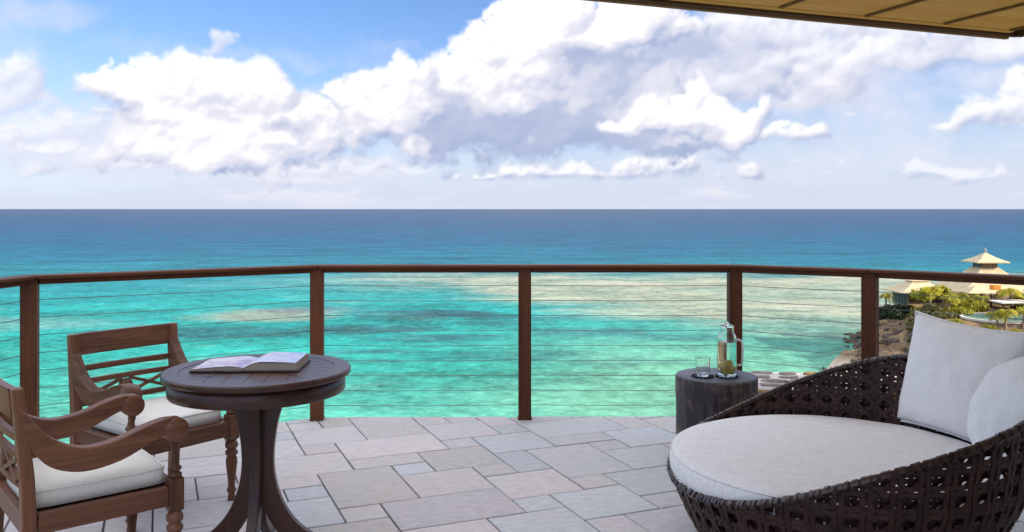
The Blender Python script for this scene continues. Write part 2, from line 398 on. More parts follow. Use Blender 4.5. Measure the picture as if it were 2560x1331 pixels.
def tile_mat():
    m, w, b = pbr('paving_stone', (.5, .46, .46), .62, .35)
    inf = w.new('ShaderNodeObjectInfo'); rnd = inf.outputs['Random']
    pos = w.new('ShaderNodeNewGeometry').outputs['Position']
    co = w.vmath('ADD', pos, w.comb(w.math('MULTIPLY', rnd, 31.0), w.math('MULTIPLY', rnd, 17.0), 0))
    rot = w.new('ShaderNodeVectorRotate', rotation_type='Z_AXIS'); w.l.new(co, rot.inputs['Vector']); rot.inputs['Angle'].default_value = -R(22.45)
    co = rot.outputs[0]
    c = w.ramp(rnd, [(0, (.66, .595, .575)), (.22, (.62, .60, .595)), (.4, (.67, .605, .585)), (.55, (.58, .60, .62)), (.68, (.63, .57, .58)), (.82, (.59, .61, .62)), (.92, (.63, .575, .53)), (1, (.53, .58, .60))], 'CONSTANT')
    blot = w.noise(co, 3.2, 5, .6, .8); grain = w.noise(w.vmath('MULTIPLY', co, (1, 3.2, 1)), 14, 5, .65); spk = w.noise(co, 160, 3, .6)
    c = w.mix(w.math('MULTIPLY', w.step(blot, .4, .68), .5), c, (.655, .60, .58)); 
    c = w.mix(w.math('MULTIPLY', w.step(w.noise(co, 2.1, 4, .6), .5, .7), .45), c, (.53, .565, .59))
    k = w.math('ADD', .33, w.math('ADD', w.math('MULTIPLY', grain, .70), w.math('MULTIPLY', spk, .40)))
    wn = w.new('ShaderNodeTexWhiteNoise', noise_dimensions='1D'); w.l.new(rnd, wn.inputs['W'])
    k = w.math('MULTIPLY', k, w.math('ADD', .90, w.math('MULTIPLY', wn.outputs['Value'], .20)))
    w.l.new(w.mix(1.0, c, w.comb(k, k, k), 'MULTIPLY'), b.inputs['Base Color'])
    w.put(b.inputs['Roughness'], w.math('ADD', .45, w.math('MULTIPLY', blot, .3)))
    w.put(b.inputs['Normal'], w.bump(w.math('ADD', w.math('MULTIPLY', grain, .7), w.math('MULTIPLY', spk, .3)), .35, .004))
    return m
M['tile'] = tile_mat()
def rough_mat(name, a, bcol, scale, rough=.85, bump=.4, dist=.02, detail=6):
    m, w, b = pbr(name, a, rough, .25)
    pos = w.new('ShaderNodeNewGeometry').outputs['Position']
    n = w.noise(pos, scale, detail, .62, .3); n2 = w.noise(pos, scale*9, 3, .6)
    f = w.math('ADD', w.math('MULTIPLY', n, .7), w.math('MULTIPLY', n2, .3))
    w.l.new(w.ramp(f, [(.35, a), (.66, bcol)]), b.inputs['Base Color'])
    w.put(b.inputs['Normal'], w.bump(f, bump, dist))
    return m
M['grout'] = rough_mat('grout', (.10, .09, .095), (.17, .155, .16), 18, .9, .3, .003)
M['steel'] = pbr('cable_steel', (.20, .21, .21), .35, .5)[0]; M['steel'].node_tree.nodes['Principled BSDF'].inputs['Metallic'].default_value = .6
def glass_mat(name, col=(1, 1, 1), ior=1.45, rough=0.0):
    m, w, b = pbr(name, col, rough, .5)
    b.inputs['Transmission Weight'].default_value = 1; b.inputs['IOR'].default_value = ior
    return m
M['glass'] = glass_mat('clear_glass', (.97, .99, .98)); M['drink'] = glass_mat('lemon_water', (.95, .96, .86), 1.33)

# ------------------------------------------------------------------ sea
SEA = -21.0
def sea_mat():
    m, w, b = pbr('sea_water', (.02, .3, .3), .22, .5)
    pos = w.new('ShaderNodeNewGeometry').outputs['Position']
    x, y = w.sep(pos)[0:2]
    dist = w.math('SQRT', w.math('ADD', w.math('MULTIPLY', y, y), w.math('MULTIPLY', w.math('MULTIPLY', x, x), .35)))
    yl = w.math('LOGARITHM', w.math('MAXIMUM', dist, 20.0), 10.0)
    flat = w.comb(w.math('MULTIPLY', x, .6), y, 0)
    big = w.noise(flat, .012, 5, .6, .8); mid = w.noise(flat, .045, 6, .62, .6); wav = w.noise(w.comb(x, w.math('MULTIPLY', y, 1.0), 0), .22, 10, .74)
    rip = w.noise(w.comb(w.math('MULTIPLY', x, .8), y, 0), .75, 6, .8, .5); sw = w.noise(w.comb(w.math('MULTIPLY', x, .35), y, 0), .05, 8, .78)
    far = w.noise(flat, .0016, 8, .68)
    t = w.math('ADD', w.math('DIVIDE', w.math('SUBTRACT', yl, 1.93), 1.973), w.math('ADD', w.math('MULTIPLY', w.math('SUBTRACT', big, .5), .11), w.math('MULTIPLY', w.math('SUBTRACT', far, .5), .14)))
    L = lambda *c: tuple(v*SEA_GAIN for v in lin(*c))
    c = w.ramp(t, [(0, L(112, 216, 190)), (.07, L(60, 202, 186)), (.13, L(34, 192, 184)), (.19, L(40, 188, 188)), (.26, L(46, 166, 180)), (.33, L(34, 136, 168)), (.42, L(34, 118, 160)), (.58, L(44, 104, 152)), (.78, L(52, 97, 144)), (1, L(56, 94, 140))])
    # sandy shallows over the reef flat, running in to the headland
    lo = w.math('MINIMUM', w.math('SUBTRACT', 206.0, w.math('MULTIPLY', x, 1.22)), 232.0)
    lo = w.math('MAXIMUM', lo, 118.0)
    ed = w.math('ADD', w.math('MULTIPLY', w.math('SUBTRACT', mid, .5), 60.0), w.math('MULTIPLY', w.math('SUBTRACT', big, .5), 60.0))
    g1 = w.step(w.math('ADD', w.math('SUBTRACT', y, lo), ed), -18.0, 34.0)
    g2 = w.step(w.math('ADD', w.math('SUBTRACT', 300.0, y), ed), -16.0, 30.0)
    g3 = w.step(w.math('ADD', x, ed), -95.0, 15.0)
    reef = w.math('MULTIPLY', w.math('MULTIPLY', g1, g2), g3)
    reef_c = w.ramp(mid, [(.3, L(166, 200, 182)), (.5, L(200, 210, 184)), (.68, L(216, 212, 184))])
    c = w.mix(w.math('MULTIPLY', reef, .92), c, reef_c)
    # pale green water close in on the right
    gr = w.math('MULTIPLY', w.step(w.math('ADD', x, w.math('MULTIPLY', ed, .5)), -14.0, 22.0), w.step(y, 185.0, 112.0))
    c = w.mix(w.math('MULTIPLY', gr, .75), c, L(150, 218, 180))
    cor = w.math('MULTIPLY', w.step(w.noise(flat, .075, 7, .66, 1.0), .54, .66), w.math('MULTIPLY', w.step(y, 215.0, 180.0), w.step(y, 104.0, 134.0)))
    c = w.mix(w.math('MULTIPLY', cor, .55), c, L(70, 136, 146))
    c = w.mix(w.math('MULTIPLY', w.step(w.noise(w.vmath('ADD', flat, (91.0, 40.0, 0)), .05, 7, .66, 1.0), .55, .70), w.math('MULTIPLY', w.step(y, 240.0, 190.0), .5)), c, L(160, 206, 186))
    def patch(cx, cy, rx, ry, colr, amt, c):
        dx = w.math('DIVIDE', w.math('SUBTRACT', x, cx), rx); dy = w.math('DIVIDE', w.math('SUBTRACT', y, cy), ry)
        d = w.math('ADD', w.math('MULTIPLY', dx, dx), w.math('MULTIPLY', dy, dy))
        d = w.math('ADD', d, w.math('MULTIPLY', w.math('SUBTRACT', mid, .5), 3.4))
        return w.mix(w.math('MULTIPLY', w.step(d, 1.5, .1), amt), c, colr)
    c = patch(-54, 181, 17, 11, L(186, 190, 166), .8, c)
    c = patch(-44, 190, 13, 8, L(130, 140, 150), .6, c)
    c = patch(-110, 167, 40, 12, L(150, 190, 186), .5, c)
    for cx, cy, rx, ry, am in ((-15, 184, 11, 6, .75), (-25, 160, 14, 7, .6), (-14, 150, 13, 6, .65), (6, 176, 14, 7, .6), (-30, 186, 8, 4, .6), (14, 156, 16, 7, .5), (30, 150, 12, 5, .4), (-22, 135, 9, 3, .5), (-58, 156, 22, 7, .5), (-4, 168, 8, 4, .5), (2, 132, 14, 4, .3), (22, 126, 14, 4, .3)):
        c = patch(cx, cy, rx, ry, L(58, 116, 128), min(.85, am*1.2), c)
    c = w.mix(w.math('MULTIPLY', w.step(rip, .53, .68), .20), c, L(206, 236, 228))  # pale sun glints on the ripples painted into the water colour
    # wave light and dark, and patchy tone, multiplied into the water colour
    k = w.math('ADD', -1.75, w.math('ADD', w.math('ADD', w.math('MULTIPLY', wav, 1.8), w.math('ADD', w.math('MULTIPLY', rip, 1.9), w.math('MULTIPLY', sw, 1.6))), w.math('MULTIPLY', w.math('SUBTRACT', mid, .5), 1.1)))
    w.l.new(w.mix(1.0, c, w.comb(k, k, k), 'MULTIPLY'), b.inputs['Base Color'])
    nb = w.new('ShaderNodeBump'); nb.inputs['Strength'].default_value = 1; nb.inputs['Distance'].default_value = 1.6
    w.l.new(wav, nb.inputs['Height'])
    colr = b.inputs['Base Color'].links[0].from_socket
    df = w.new('ShaderNodeBsdfDiffuse'); w.l.new(colr, df.inputs[0])
    gl = w.new('ShaderNodeBsdfGlossy'); gl.inputs['Roughness'].default_value = .28; w.l.new(nb.outputs[0], gl.inputs['Normal'])
    fr = w.new('ShaderNodeFresnel'); fr.inputs[0].default_value = 1.2; w.l.new(nb.outputs[0], fr.inputs['Normal'])
    mx = w.new('ShaderNodeMixShader'); w.l.new(w.math('MINIMUM', w.math('MULTIPLY', fr.outputs[0], .5), .22), mx.inputs[0])
    w.l.new(df.outputs[0], mx.inputs[1]); w.l.new(gl.outputs[0], mx.inputs[2])
    out = [n for n in w.n if n.type == 'OUTPUT_MATERIAL'][0]; w.l.new(mx.outputs[0], out.inputs[0])
    return m
SEA_GAIN = .60

S = 150000
link('sea', mesh('sea', [(-S, -200, SEA), (S, -200, SEA), (S, S, SEA), (-S, S, SEA)], [(0, 1, 2, 3)]), None, sea_mat())['kind'] = 'structure'

# ------------------------------------------------------------------ land: the slope under the terrace, the beach and the headland
CTRL = [(0, 2, -.9), (-60, 0, -3), (-30, 4, -3), (30, 0, -.6), (60, 0, 1), (90, 0, 2), (0, 30, -14.5), (-60, 30, -15), (0, 58, -19.2), (30, 60, -15), (0, 76, -21.2), (-60, 66, -21.4),
        (4, 12, -4.5), (15, 30, -10.5), (18, 88, -21.15), (22, 99, -21.1), (33, 109, -21.1), (41, 117, -20.9), (50, 129, -20.9), (56, 141, -20.9), (36, 104, -20.2), (44, 111, -19.6), (28, 92, -20),
        (49, 113, -18.4), (52.5, 118, -17.8), (56.2, 125, -16.6), (59, 130, -15.8), (58.5, 140, -18.5), (61, 137, -15.3), (63, 138, -13.7), (59, 119, -14.5), (63.8, 112, -14.8), (62.8, 105, -15.4),
        (68.4, 122, -14.4), (60.5, 127, -14.5), (75.9, 140, -13.2), (83.7, 140, -13.2), (72, 132, -13.6), (80, 130, -13.2), (90, 170, -14), (66, 156, -19), (75, 160, -17), (60, 152, -21.2), (55, 150, -21.6), (130, 140, -9), (120, 100, -11),
        (90, 80, -11), (50, 88, -17), (70, 95, -14.5), (120, 60, -4), (100, 165, -14), (110, 200, -21.5), (80, 190, -21.8), (150, 190, -15), (40, 150, -22.5), (30, 130, -22.5), (10, 110, -22.5), (-10, 95, -22.5), (-60, 90, -22.5), (50, 165, -22.5), (20, 100, -22), (160, 210, -21.5)]
_C = np.array(CTRL, float)
def land_z(x, y):
    d2 = (_C[:, 0]-x)**2+(_C[:, 1]-y)**2+2.0
    w = d2**-1.9
    z = float((w*_C[:, 2]).sum()/w.sum())
    if y > 60:
        xs = float(np.interp(y, [60, 76, 88, 99, 109, 117, 129, 135, 141, 150, 156, 166, 200], [-60, 0, 18, 22, 34, 43, 54, 58.5, 62, 65, 69, 104, 150]))
        k = max(0.0, min(1.0, (x-xs+5)/5)); k = k*k*(3-2*k)
        z = (z if k > .5 else min(z, -21.5))*k+(-22.6)*(1-k) if k < 1 else z
    if z > -20.6 and y > 14:
        k = min(1, (z+20.6)/1.5)
        n = mnoise.fractal(Vector((x*.16, y*.16, 1.7)), .9, 2.1, 5)
        rg = abs(mnoise.fractal(Vector((x*.35, y*.35, 5.7)), .8, 2.1, 4))
        z += k*(n*.75-rg*.9+.3)*min(1, (y-14)/30)
    return z
def build_land():
    xs = np.concatenate([np.arange(-60, 20, 4.0), np.arange(20, 96, .8), np.arange(96, 164, 4.0)])
    ys = np.concatenate([np.arange(2, 84, 4.0), np.arange(84, 162, .8), np.arange(162, 214, 4.0)])
    vs = [(x, y, land_z(x, y)) for y in ys for x in xs]
    n = len(xs); fs = [(j*n+i, j*n+i+1, (j+1)*n+i+1, (j+1)*n+i) for j in range(len(ys)-1) for i in range(n-1)]
    m, w, b = pbr('headland_ground', (.2, .15, .1), .92, .15)
    pos = w.new('ShaderNodeNewGeometry').outputs['Position']; nor = w.new('ShaderNodeNewGeometry').outputs['Normal']
    z = w.sep(pos)[2]; up = w.sep(nor)[2]
    n1 = w.noise(pos, .22, 6, .65, .4); n2 = w.noise(pos, 1.3, 6, .7); n3 = w.noise(pos, .09, 3, .5)
    c = w.ramp(w.math('ADD', w.math('MULTIPLY', n1, .5), w.math('MULTIPLY', n2, .5)), [(.34, (.075, .052, .038)), (.5, (.23, .155, .09)), (.66, (.40, .29, .17))])
    rock = w.step(w.math('ADD', up, w.math('MULTIPLY', n2, .3)), 1.02, .8)
    c = w.mix(rock, c, w.ramp(n2, [(.35, (.03, .026, .026)), (.6, (.15, .115, .085)), (.75, (.34, .25, .15))]))
    c = w.mix(w.math('MULTIPLY', w.step(n3, .46, .6), w.step(z, -16.5, -14.5)), c, (.055, .075, .018))
    sand = w.step(w.math('ADD', z, w.math('MULTIPLY', n1, 1.2)), -18.1, -19.5)
    c = w.mix(sand, c, w.ramp(n2, [(.35, (.60, .50, .37)), (.7, (.74, .64, .49))]))
    w.l.new(c, b.inputs['Base Color']); w.put(b.inputs['Normal'], w.bump(w.math('ADD', n1, n2), .9, .5))
    link('headland', mesh('headland', vs, fs, True), None, m)['kind'] = 'structure'
build_land()
M['rock'] = rough_mat('shore_rock', (.035, .03, .03), (.22, .17, .12), .9, .9, .8, .2)
ORD = 'first second third fourth fifth sixth seventh eighth ninth tenth eleventh twelfth thirteenth fourteenth fifteenth sixteenth seventeenth eighteenth nineteenth twentieth'.split()
def rock_bm(bm, c, r, seed):
    rr = random.Random(seed)
    g = bmesh.ops.create_icosphere(bm, subdivisions=2, radius=1)
    s = Vector((rr.uniform(.7, 1.4), rr.uniform(.7, 1.3), rr.uniform(.5, .9)))*r
    for v in g['verts']:
        k = 1+.45*mnoise.noise(v.co*1.4+Vector((seed*3.1, 0, 0)))
        v.co = Vector((v.co.x*s.x*k, v.co.y*s.y*k, v.co.z*s.z*k))+Vector(c)
def build_rocks():
    rr = random.Random(5); bm = bmesh.new()
    for i in range(150):
        y = rr.uniform(106, 146)
        sx = np.interp(y, [99, 109, 117, 129, 141, 146], [22+12, 33+10, 41+6, 50+1.5, 55.5, 57])
        x = sx+abs(rr.gauss(0, 4.2)); r = rr.uniform(.3, .9)*(1.3 if rr.random() < .15 else .7)
        rock_bm(bm, (x, y, land_z(x, y)+r*.05), r, i)
    o = link('shore_rocks', from_bm('shore_rocks', bm), None, M['rock']); o['kind'] = 'stuff'
    SR = [(2122, 838, .7), (2140, 846, 1.1), (2128, 857, .8), (2148, 868, 1.2), (2112, 850, .4), (2150, 838, .8), (2153, 882, .8), (2140, 870, .5), (2118, 868, .35)]
    for i, (px, py, r) in enumerate(SR):
        d = (HC-SEA)*FPX/(py-523); p = at(px, py, d); b2 = bmesh.new(); rock_bm(b2, (0, 0, .1), r, 300+i)
        o = link('sea_rock', from_bm('sea_rock', b2), None, M['rock']); o.location = (p.x, p.y, SEA)
        tag(o, ORD[sorted(range(9), key=lambda q: SR[q][0]).index(i)]+' from the left of the dark wet rocks off the sandy shore', 'rock', group='dark rocks in the shallows')
build_rocks()

# ------------------------------------------------------------------ terrace
TH = R(22.45); GU, GV = .2067, .1955
UD = Vector((math.cos(TH), math.sin(TH), 0)); VD = Vector((-math.sin(TH), math.cos(TH), 0))
G0 = UD*.803+VD*4.732
def grid(u, v): return G0+UD*(u*GU)+VD*(v*GV)
RAIL = [(-3.02, 3.55), (-2.80, 4.97), (-1.343, 5.90), (.088, 5.92), (1.54, 5.925), (2.29, 5.475), (3.42, 4.53)]
EDGE = [(-3.12, 3.0), (-3.02, 3.9), (-2.87, 5.05), (-1.40, 5.93), (-1.1, 5.975), (.6, 5.985), (1.57, 5.985), (2.36, 5.55), (3.7, 4.42), (3.7, -2.0), (-3.12, -2.0)]
EDGE = EDGE[::-1]   # counter-clockwise seen from above is needed for the clip
def area(p): return sum(p[i][0]*p[(i+1) % len(p)][1]-p[(i+1) % len(p)][0]*p[i][1] for i in range(len(p)))/2
if area(EDGE) < 0: EDGE = EDGE[::-1]
def clip(poly, bound):
    out = [tuple(p) for p in poly]
    for i in range(len(bound)):
        ax, ay = bound[i]; bx, by = bound[(i+1) % len(bound)]
        side = lambda p: (bx-ax)*(p[1]-ay)-(by-ay)*(p[0]-ax)
        src, out = out, []
        for k in range(len(src)):
            p, q = src[k], src[(k+1) % len(src)]; sp, sq = side(p), side(q)
            if sp >= 0: out.append(p)
            if sp*sq < 0:
                t = sp/(sp-sq); out.append((p[0]+(q[0]-p[0])*t, p[1]+(q[1]-p[1])*t))
        if len(out) < 3: return []
    return out
TILES = [(0,3,2,5),(2,3,4,6),(0,2,1,3),(1,1,4,3),(1,0,3,1),(-2,0,1,2),(0,-3,2,0),(0,-4,1,-3),(1,-5,4,-3),(2,-1,3,0),(3,-1,5,1),(2,-3,4,-1),(4,-2,5,-1),(4,-4,6,-2),(5,-2,6,0),(6,-3,8,0),(6,-4,7,-3),(4,-5,5,-4),(5,-6,7,-4),(7,-5,9,-3),(7,-6,8,-5),(8,-3,10,-1),(8,-1,9,0),(9,-1,11,1),(7,0,9,1),(5,0,7,2),(4,1,5,2),(4,2,6,4),(6,2,7,3),(6,3,7,5),(7,1,10,3),(10,1,11,3),(11,0,13,2),(4,4,5,6),(5,4,6,6),(7,3,9,4),(7,4,9,6),(9,3,11,5),(-1,-6,1,-4),(1,-7,3,-5),(3,-7,5,-5),(5,-8,6,-6),(6,-8,9,-6),(-3,-1,0,0),(-3,-1,0,0),(-2,-2,0,0),(-2,-4,0,-2),(-2,2,0,4),(-1,4,0,5),(-1,5,0,7),(0,5,1,6),(1,5,2,7),(0,6,1,8),(-4,2,-2,3),(-5,1,-2,2),(-3,-1,-2,1),(-5,-1,-3,1),(-4,-3,-2,-1),(-4,3,-2,5),(-2,4,-1,6),(8,-6,9,-5)]
def build_terrace():
    me = bpy.data.meshes.new('terrace_floor'); bm = bmesh.new()
    inner = [(x*1.0, y) for x, y in EDGE]
    a = [bm.verts.new((x, y, -.010)) for x, y in inner]; b = [bm.verts.new((x, y, -.42)) for x, y in inner]
    bm.faces.new(a); bm.faces.new(b[::-1])
    for i in range(len(a)): bm.faces.new((b[i], b[(i+1) % len(a)], a[(i+1) % len(a)], a[i]))
    bmesh.ops.recalc_face_normals(bm, faces=bm.faces[:])
    base = link('terrace_floor', from_bm('terrace_floor', bm), None, M['grout']); base['kind'] = 'structure'
    used = set(); tiles = []
    def put(t):
        cells = [(i, j) for i in range(t[0], t[2]) for j in range(t[1], t[3])]
        if any(c in used for c in cells): return False
        used.update(cells); tiles.append(t); return True
    for t in TILES: put(t)
    rr = random.Random(3)
    for j in range(14, -36, -1):
        for i in range(-26, 26):
            if (i, j) in used: continue
            for w, h in rr.sample([(2, 2), (3, 2), (2, 3), (2, 1), (1, 1), (1, 2), (3, 1)], 7):
                if w*h == 1 or True:
                    if put((i, j-h+1, i+w, j+1)): break
            else: put((i, j, i+1, j+1))
    rr = random.Random(9)
    for t in tiles:
        g = .0042
        cs = [grid(t[0], t[1]), grid(t[2], t[1]), grid(t[2], t[3]), grid(t[0], t[3])]
        c = sum(cs, Vector())/4
        if c.y < -1.6 and False: continue
        q = []
        for p, (su, sv) in zip(cs, ((1, 1), (-1, 1), (-1, -1), (1, -1))):
            q.append(p+UD*(su*(g+rr.uniform(-.0012, .0015)))+VD*(sv*(g+rr.uniform(-.0012, .0015))))
        pl = clip([(p.x, p.y) for p in q], EDGE)
        if len(pl) < 3 or abs(area(pl)) < .0015: continue
        cx = sum(p[0] for p in pl)/len(pl); cy = sum(p[1] for p in pl)/len(pl)
        if cy < .6: continue
        dz = rr.uniform(-.0012, .0012)
        top = []; mid = []; bot = []
        for x, y in pl:
            dx, dy = cx-x, cy-y; L = math.hypot(dx, dy)
            k = min(.004/L, .3)
            top.append((x-cx+dx*k, y-cy+dy*k, dz)); mid.append((x-cx, y-cy, dz-.0028)); bot.append((x-cx, y-cy, -.0095))
        n = len(pl); vs = top+mid+bot; fs = [tuple(range(n))]
        for i in range(n):
            k = (i+1) % n; fs += [(i, n+i, n+k, k), (n+i, 2*n+i, 2*n+k, n+k)]
        if area(pl) < 0: fs = [f[::-1] for f in fs]
        o = link('paving_tile', mesh('paving_tile', vs, fs), base, M['tile']); o.location = (cx, cy, 0)
build_terrace()

# ------------------------------------------------------------------ railing
def build_railing():
    root = thing('cable_railing', (RAIL[3][0], RAIL[3][1], 0), 0, 'dark timber railing with thin horizontal steel cables round the terrace edge', 'railing')
    o3 = Vector((*RAIL[3], 0)); P = [Vector((*p, 0))-o3 for p in RAIL]
    ang = [0, R(14), 0, 0, 0, R(-38), R(-38)]
    ang[0] = R(80); ang[1] = R(20); ang[2] = R(6)
    for i, p in enumerate(P):
        me = box_me('post', .088, .088, 1.043, .004, 0, 0, .5215)
        o = link('post', me, root, M['railZ'], Matrix.Translation(p) @ Matrix.Rotation(ang[i], 4, 'Z'))
        f = link('base_shadow_collar', box_me('base_shadow_collar', .096, .096, .010, .003, 0, 0, .005), o, M['railX'])  # thin added collar where a post has only a slight base shadow
    H = 1.065
    for i in range(len(P)-1):
        a, b = P[i], P[i+1]; d = (b-a).normalized()
        def mit(k):
            if k == 0: return (P[1]-P[0]).normalized()
            if k == len(P)-1: return (P[-1]-P[-2]).normalized()
            return ((P[k]-P[k-1]).normalized()+(P[k+1]-P[k]).normalized()).normalized()
        def sect(pt, t, w, z0, z1):
            n = Vector((-d.y, d.x, 0)); s = Vector((-t.y, t.x, 0)); s = s/max(.3, s.dot(n))
            return [pt-s*w+Vector((0, 0, z0)), pt+s*w+Vector((0, 0, z0)), pt+s*w+Vector((0, 0, z1)), pt-s*w+Vector((0, 0, z1))]
        ax = d.to_3d(); yv = Vector((-d.y, d.x, 0)); Mx = Matrix((ax, yv, Vector((0, 0, 1)))).transposed().to_4x4(); Mx.translation = (a+b)/2
        inv = Mx.inverted()
        for nm, w, z0, z1, gap in (('handrail', .066, H-.021, H, .0012), ('under_rail', .026, H-.053, H-.022, .045)):
            v = [inv @ q for q in sect(a+d*gap, mit(i) if nm == 'handrail' else d, w, z0, z1)+sect(b-d*gap, mit(i+1) if nm == 'handrail' else d, w, z0, z1)]
            bm = bmesh.new(); vv = [bm.verts.new(q) for q in v]
            for f in ((0, 1, 2, 3), (7, 6, 5, 4), (0, 4, 5, 1), (1, 5, 6, 2), (2, 6, 7, 3), (3, 7, 4, 0)): bm.faces.new([vv[k] for k in f])
            bmesh.ops.recalc_face_normals(bm, faces=bm.faces[:]); bevelled(bm, .004)
            link(nm, from_bm(nm, bm), root, M['railX'], Mx)
        for k in range(9):
            z = .096+k*.1033
            p0, p1 = a+d*.046+Vector((0, 0, z)), b-d*.046+Vector((0, 0, z))
            sag = [p0.lerp(p1, t/6)-Vector((0, 0, .004*math.sin(math.pi*t/6))) for t in range(7)]
            link('cable', tube_me('cable', sag, .0021, 6), root, M['steel'])
build_railing()

# ------------------------------------------------------------------ house on the right: eave, soffit, added shading walls
def build_house():
    M['soffit'] = wood('soffit_board', (.82, .38, .08), (.96, .58, .17), .6, 'X', .7, .3)
    M['batten'] = wood('soffit_batten', (.16, .075, .022), (.30, .15, .05), .6, 'X', .7, .3)
    M['gutter'] = wood('gutter_board', (.16, .075, .035), (.34, .18, .09), .55, 'X', .8, .3)
    M['trim'] = wood('eave_trim', (.045, .018, .010), (.13, .055, .025), .55, 'X', .8, .3)
    M['shingle'] = rough_mat('roof_shingle', (.30, .22, .13), (.50, .40, .26), 3, .9, .5, .02)
    M['plaster'] = rough_mat('house_plaster', (.62, .56, .47), (.70, .64, .55), 2, .9, .1, .01)
    z0 = HOUSE_Z; k = z0-HC
    def pt(px, py): d = k*FPX/(523-py); return Vector(((px-1280)/FPX*d, d, 0))
    C = pt(2537, 77)                       # corner of the eave, seen at the right edge
    root = thing('house', (C.x, C.y, 0), R(20.3), 'house corner with wide board-lined eave reaching in at top right', 'house')
    # local axes: x along the front eave (corner at 0, going left is -x), y outward over the sea
    LU, LV = 3.75, 9.0
    # soffit boards
    nb = int(LV/.12)
    for i in range(34):
        y1 = -.004-i*.122; y0 = y1-.118
        link('soffit_board', box_me('soffit_board', LU-.02, .118, .018, .002, 0, 0, 0), root, M['soffit'], Matrix.Translation((-LU/2-.01, (y0+y1)/2, z0+.009)))
    # battens across the boards
    for bx in (-.06, -.565, -1.12, -1.68, -2.24, -2.8, -3.36):
        link('batten', box_me('batten', 4.1, .022, .012, .002), root, M['batten'], Matrix.Translation((bx, -2.07, z0-.0065)) @ Matrix.Rotation(R(90), 4, 'Z'))
    # eave edge: inner strip, fascia, gutter edge
    link('eave_strip', box_me('eave_strip', LU, .040, .03, .003), root, M['soffit'], Matrix.Translation((-LU/2, .022, z0+.008)))
    link('fascia', box_me('fascia', LU+.095, .04, .13, .004), root, M['trim'], Matrix.Translation((-LU/2+.0475, .063, z0+.045)))
    link('drip_edge', box_me('drip_edge', LU+.06, .03, .05, .004), root, M['gutter'], Matrix.Translation((-LU/2+.03, .099, z0-.004)))
    link('fascia', box_me('fascia', LV, .04, .13, .004), root, M['trim'], Matrix.Translation((.075, -LV/2+.040, z0+.038)) @ Matrix.Rotation(R(90), 4, 'Z'))
    # roof body: hip to the right and the front, gable to the left; unseen height and left end shaped for the light
    r = .62; e = .1
    hh = r*(LU+e)
    vs = [(e, e, z0+.02), (-LU, e, z0+.02), (-LU, -LV, z0+.02), (e, -LV, z0+.02),
          (e, e, z0+.10), (-LU, e, z0+.10), (-LU, -LV, z0+.10), (e, -LV, z0+.10), (-LU, -LU, z0+.10+hh), (-LU, -LV, z0+.10+hh)]
    fs = [(3, 2, 1, 0), (0, 1, 5, 4), (3, 0, 4, 7), (4, 5, 8), (4, 8, 9, 7), (1, 2, 6, 9, 8, 5), (2, 3, 7, 9, 6)]
    link('roof', mesh('roof', vs, fs), root, M['shingle'])
    link('wall', box_me('wall', .2, 7.6, z0-.0, 0, -.62, -5.0, z0/2), root, M['plaster'])  # out of view; put here to hold the sun off the daybed side
    # unseen taller block farther right, added to keep sun off the terrace
    inv = (Matrix.Translation((C.x, C.y, 0)) @ Matrix.Rotation(R(20.3), 4, 'Z')).inverted()
    link('added_shade_wall', box_me('added_shade_wall', 3.0, 4.6, 4.3, .01, 7.3, 2.6, 2.15), root, M['plaster'], inv)
    wr = mesh('added_shade_roof', [(5.5, 5.2, 4.3), (9.1, 5.2, 4.3), (9.1, 0, 4.3), (5.5, 0, 4.3), (7.3, 3.4, 5.4), (7.3, 1.8, 5.4)], [(3, 2, 1, 0), (0, 1, 4), (1, 2, 5, 4), (2, 3, 5), (3, 0, 4, 5)])
    link('added_shade_roof', wr, root, M['shingle'], inv)
HOUSE_Z = 2.5
build_house()

# ------------------------------------------------------------------ low stone wall outside the railing
def build_stone_wall():
    root = thing('stone_wall', (3.5, 7.2, 0), R(-4), 'low rubble stone wall with pale mortar beyond the stump table', 'wall')
    mort = rough_mat('pale_mortar', (.52, .47, .44), (.68, .63, .60), 6, .9, .4, .01)
    stone = rough_mat('wall_stone', (.20, .165, .145), (.40, .35, .31), 9, .85, .5, .01)
    warm = rough_mat('wall_stone_brown', (.17, .09, .035), (.40, .235, .10), 9, .85, .5, .01)
    link('mortar', box_me('mortar', 3.4, .66, .62, .02, 0, 0, -.31), root, mort)
    rr = random.Random(4)
    def stone_me(sx, sy, sz, s):
        bm = bmesh.new(); bmesh.ops.create_icosphere(bm, subdivisions=2, radius=1)
        for v in bm.verts:
            k = 1+.3*mnoise.noise(v.co*1.2+Vector((s*2.7, s, 0)))
            v.co = Vector((max(-1, min(1, v.co.x*1.25))*sx*k, max(-1, min(1, v.co.y*1.25))*sy*k, max(-.6, min(.6, v.co.z))*sz))
        return from_bm('stone', bm, True)
    i = 0
    for row, y in enumerate((-.25, -.085, .085, .25)):
        x = -1.62+row*.07
        while x < 1.62:
            L = rr.uniform(.055, .11)
            link('stone', stone_me(L, rr.uniform(.032, .05), .03, i), root, stone if rr.random() < .8 else warm, Matrix.Translation((x+L, y+rr.uniform(-.015, .015), .0)) @ Matrix.Rotation(rr.uniform(-.2, .2), 4, 'Z'))
            x += 2*L+rr.uniform(.03, .07); i += 1
    for row in range(4):  # front face all brown: its warm shade is in the stone colour
        x = -1.62+(row % 2)*.08
        while x < 1.6:
            L = rr.uniform(.08, .15)
            link('stone', stone_me(L, .03, rr.uniform(.09, .11), i), root, warm, Matrix.Translation((x+L, -.335, -.085-row*.145)))
            x += 2*L+.02; i += 1
build_stone_wall()
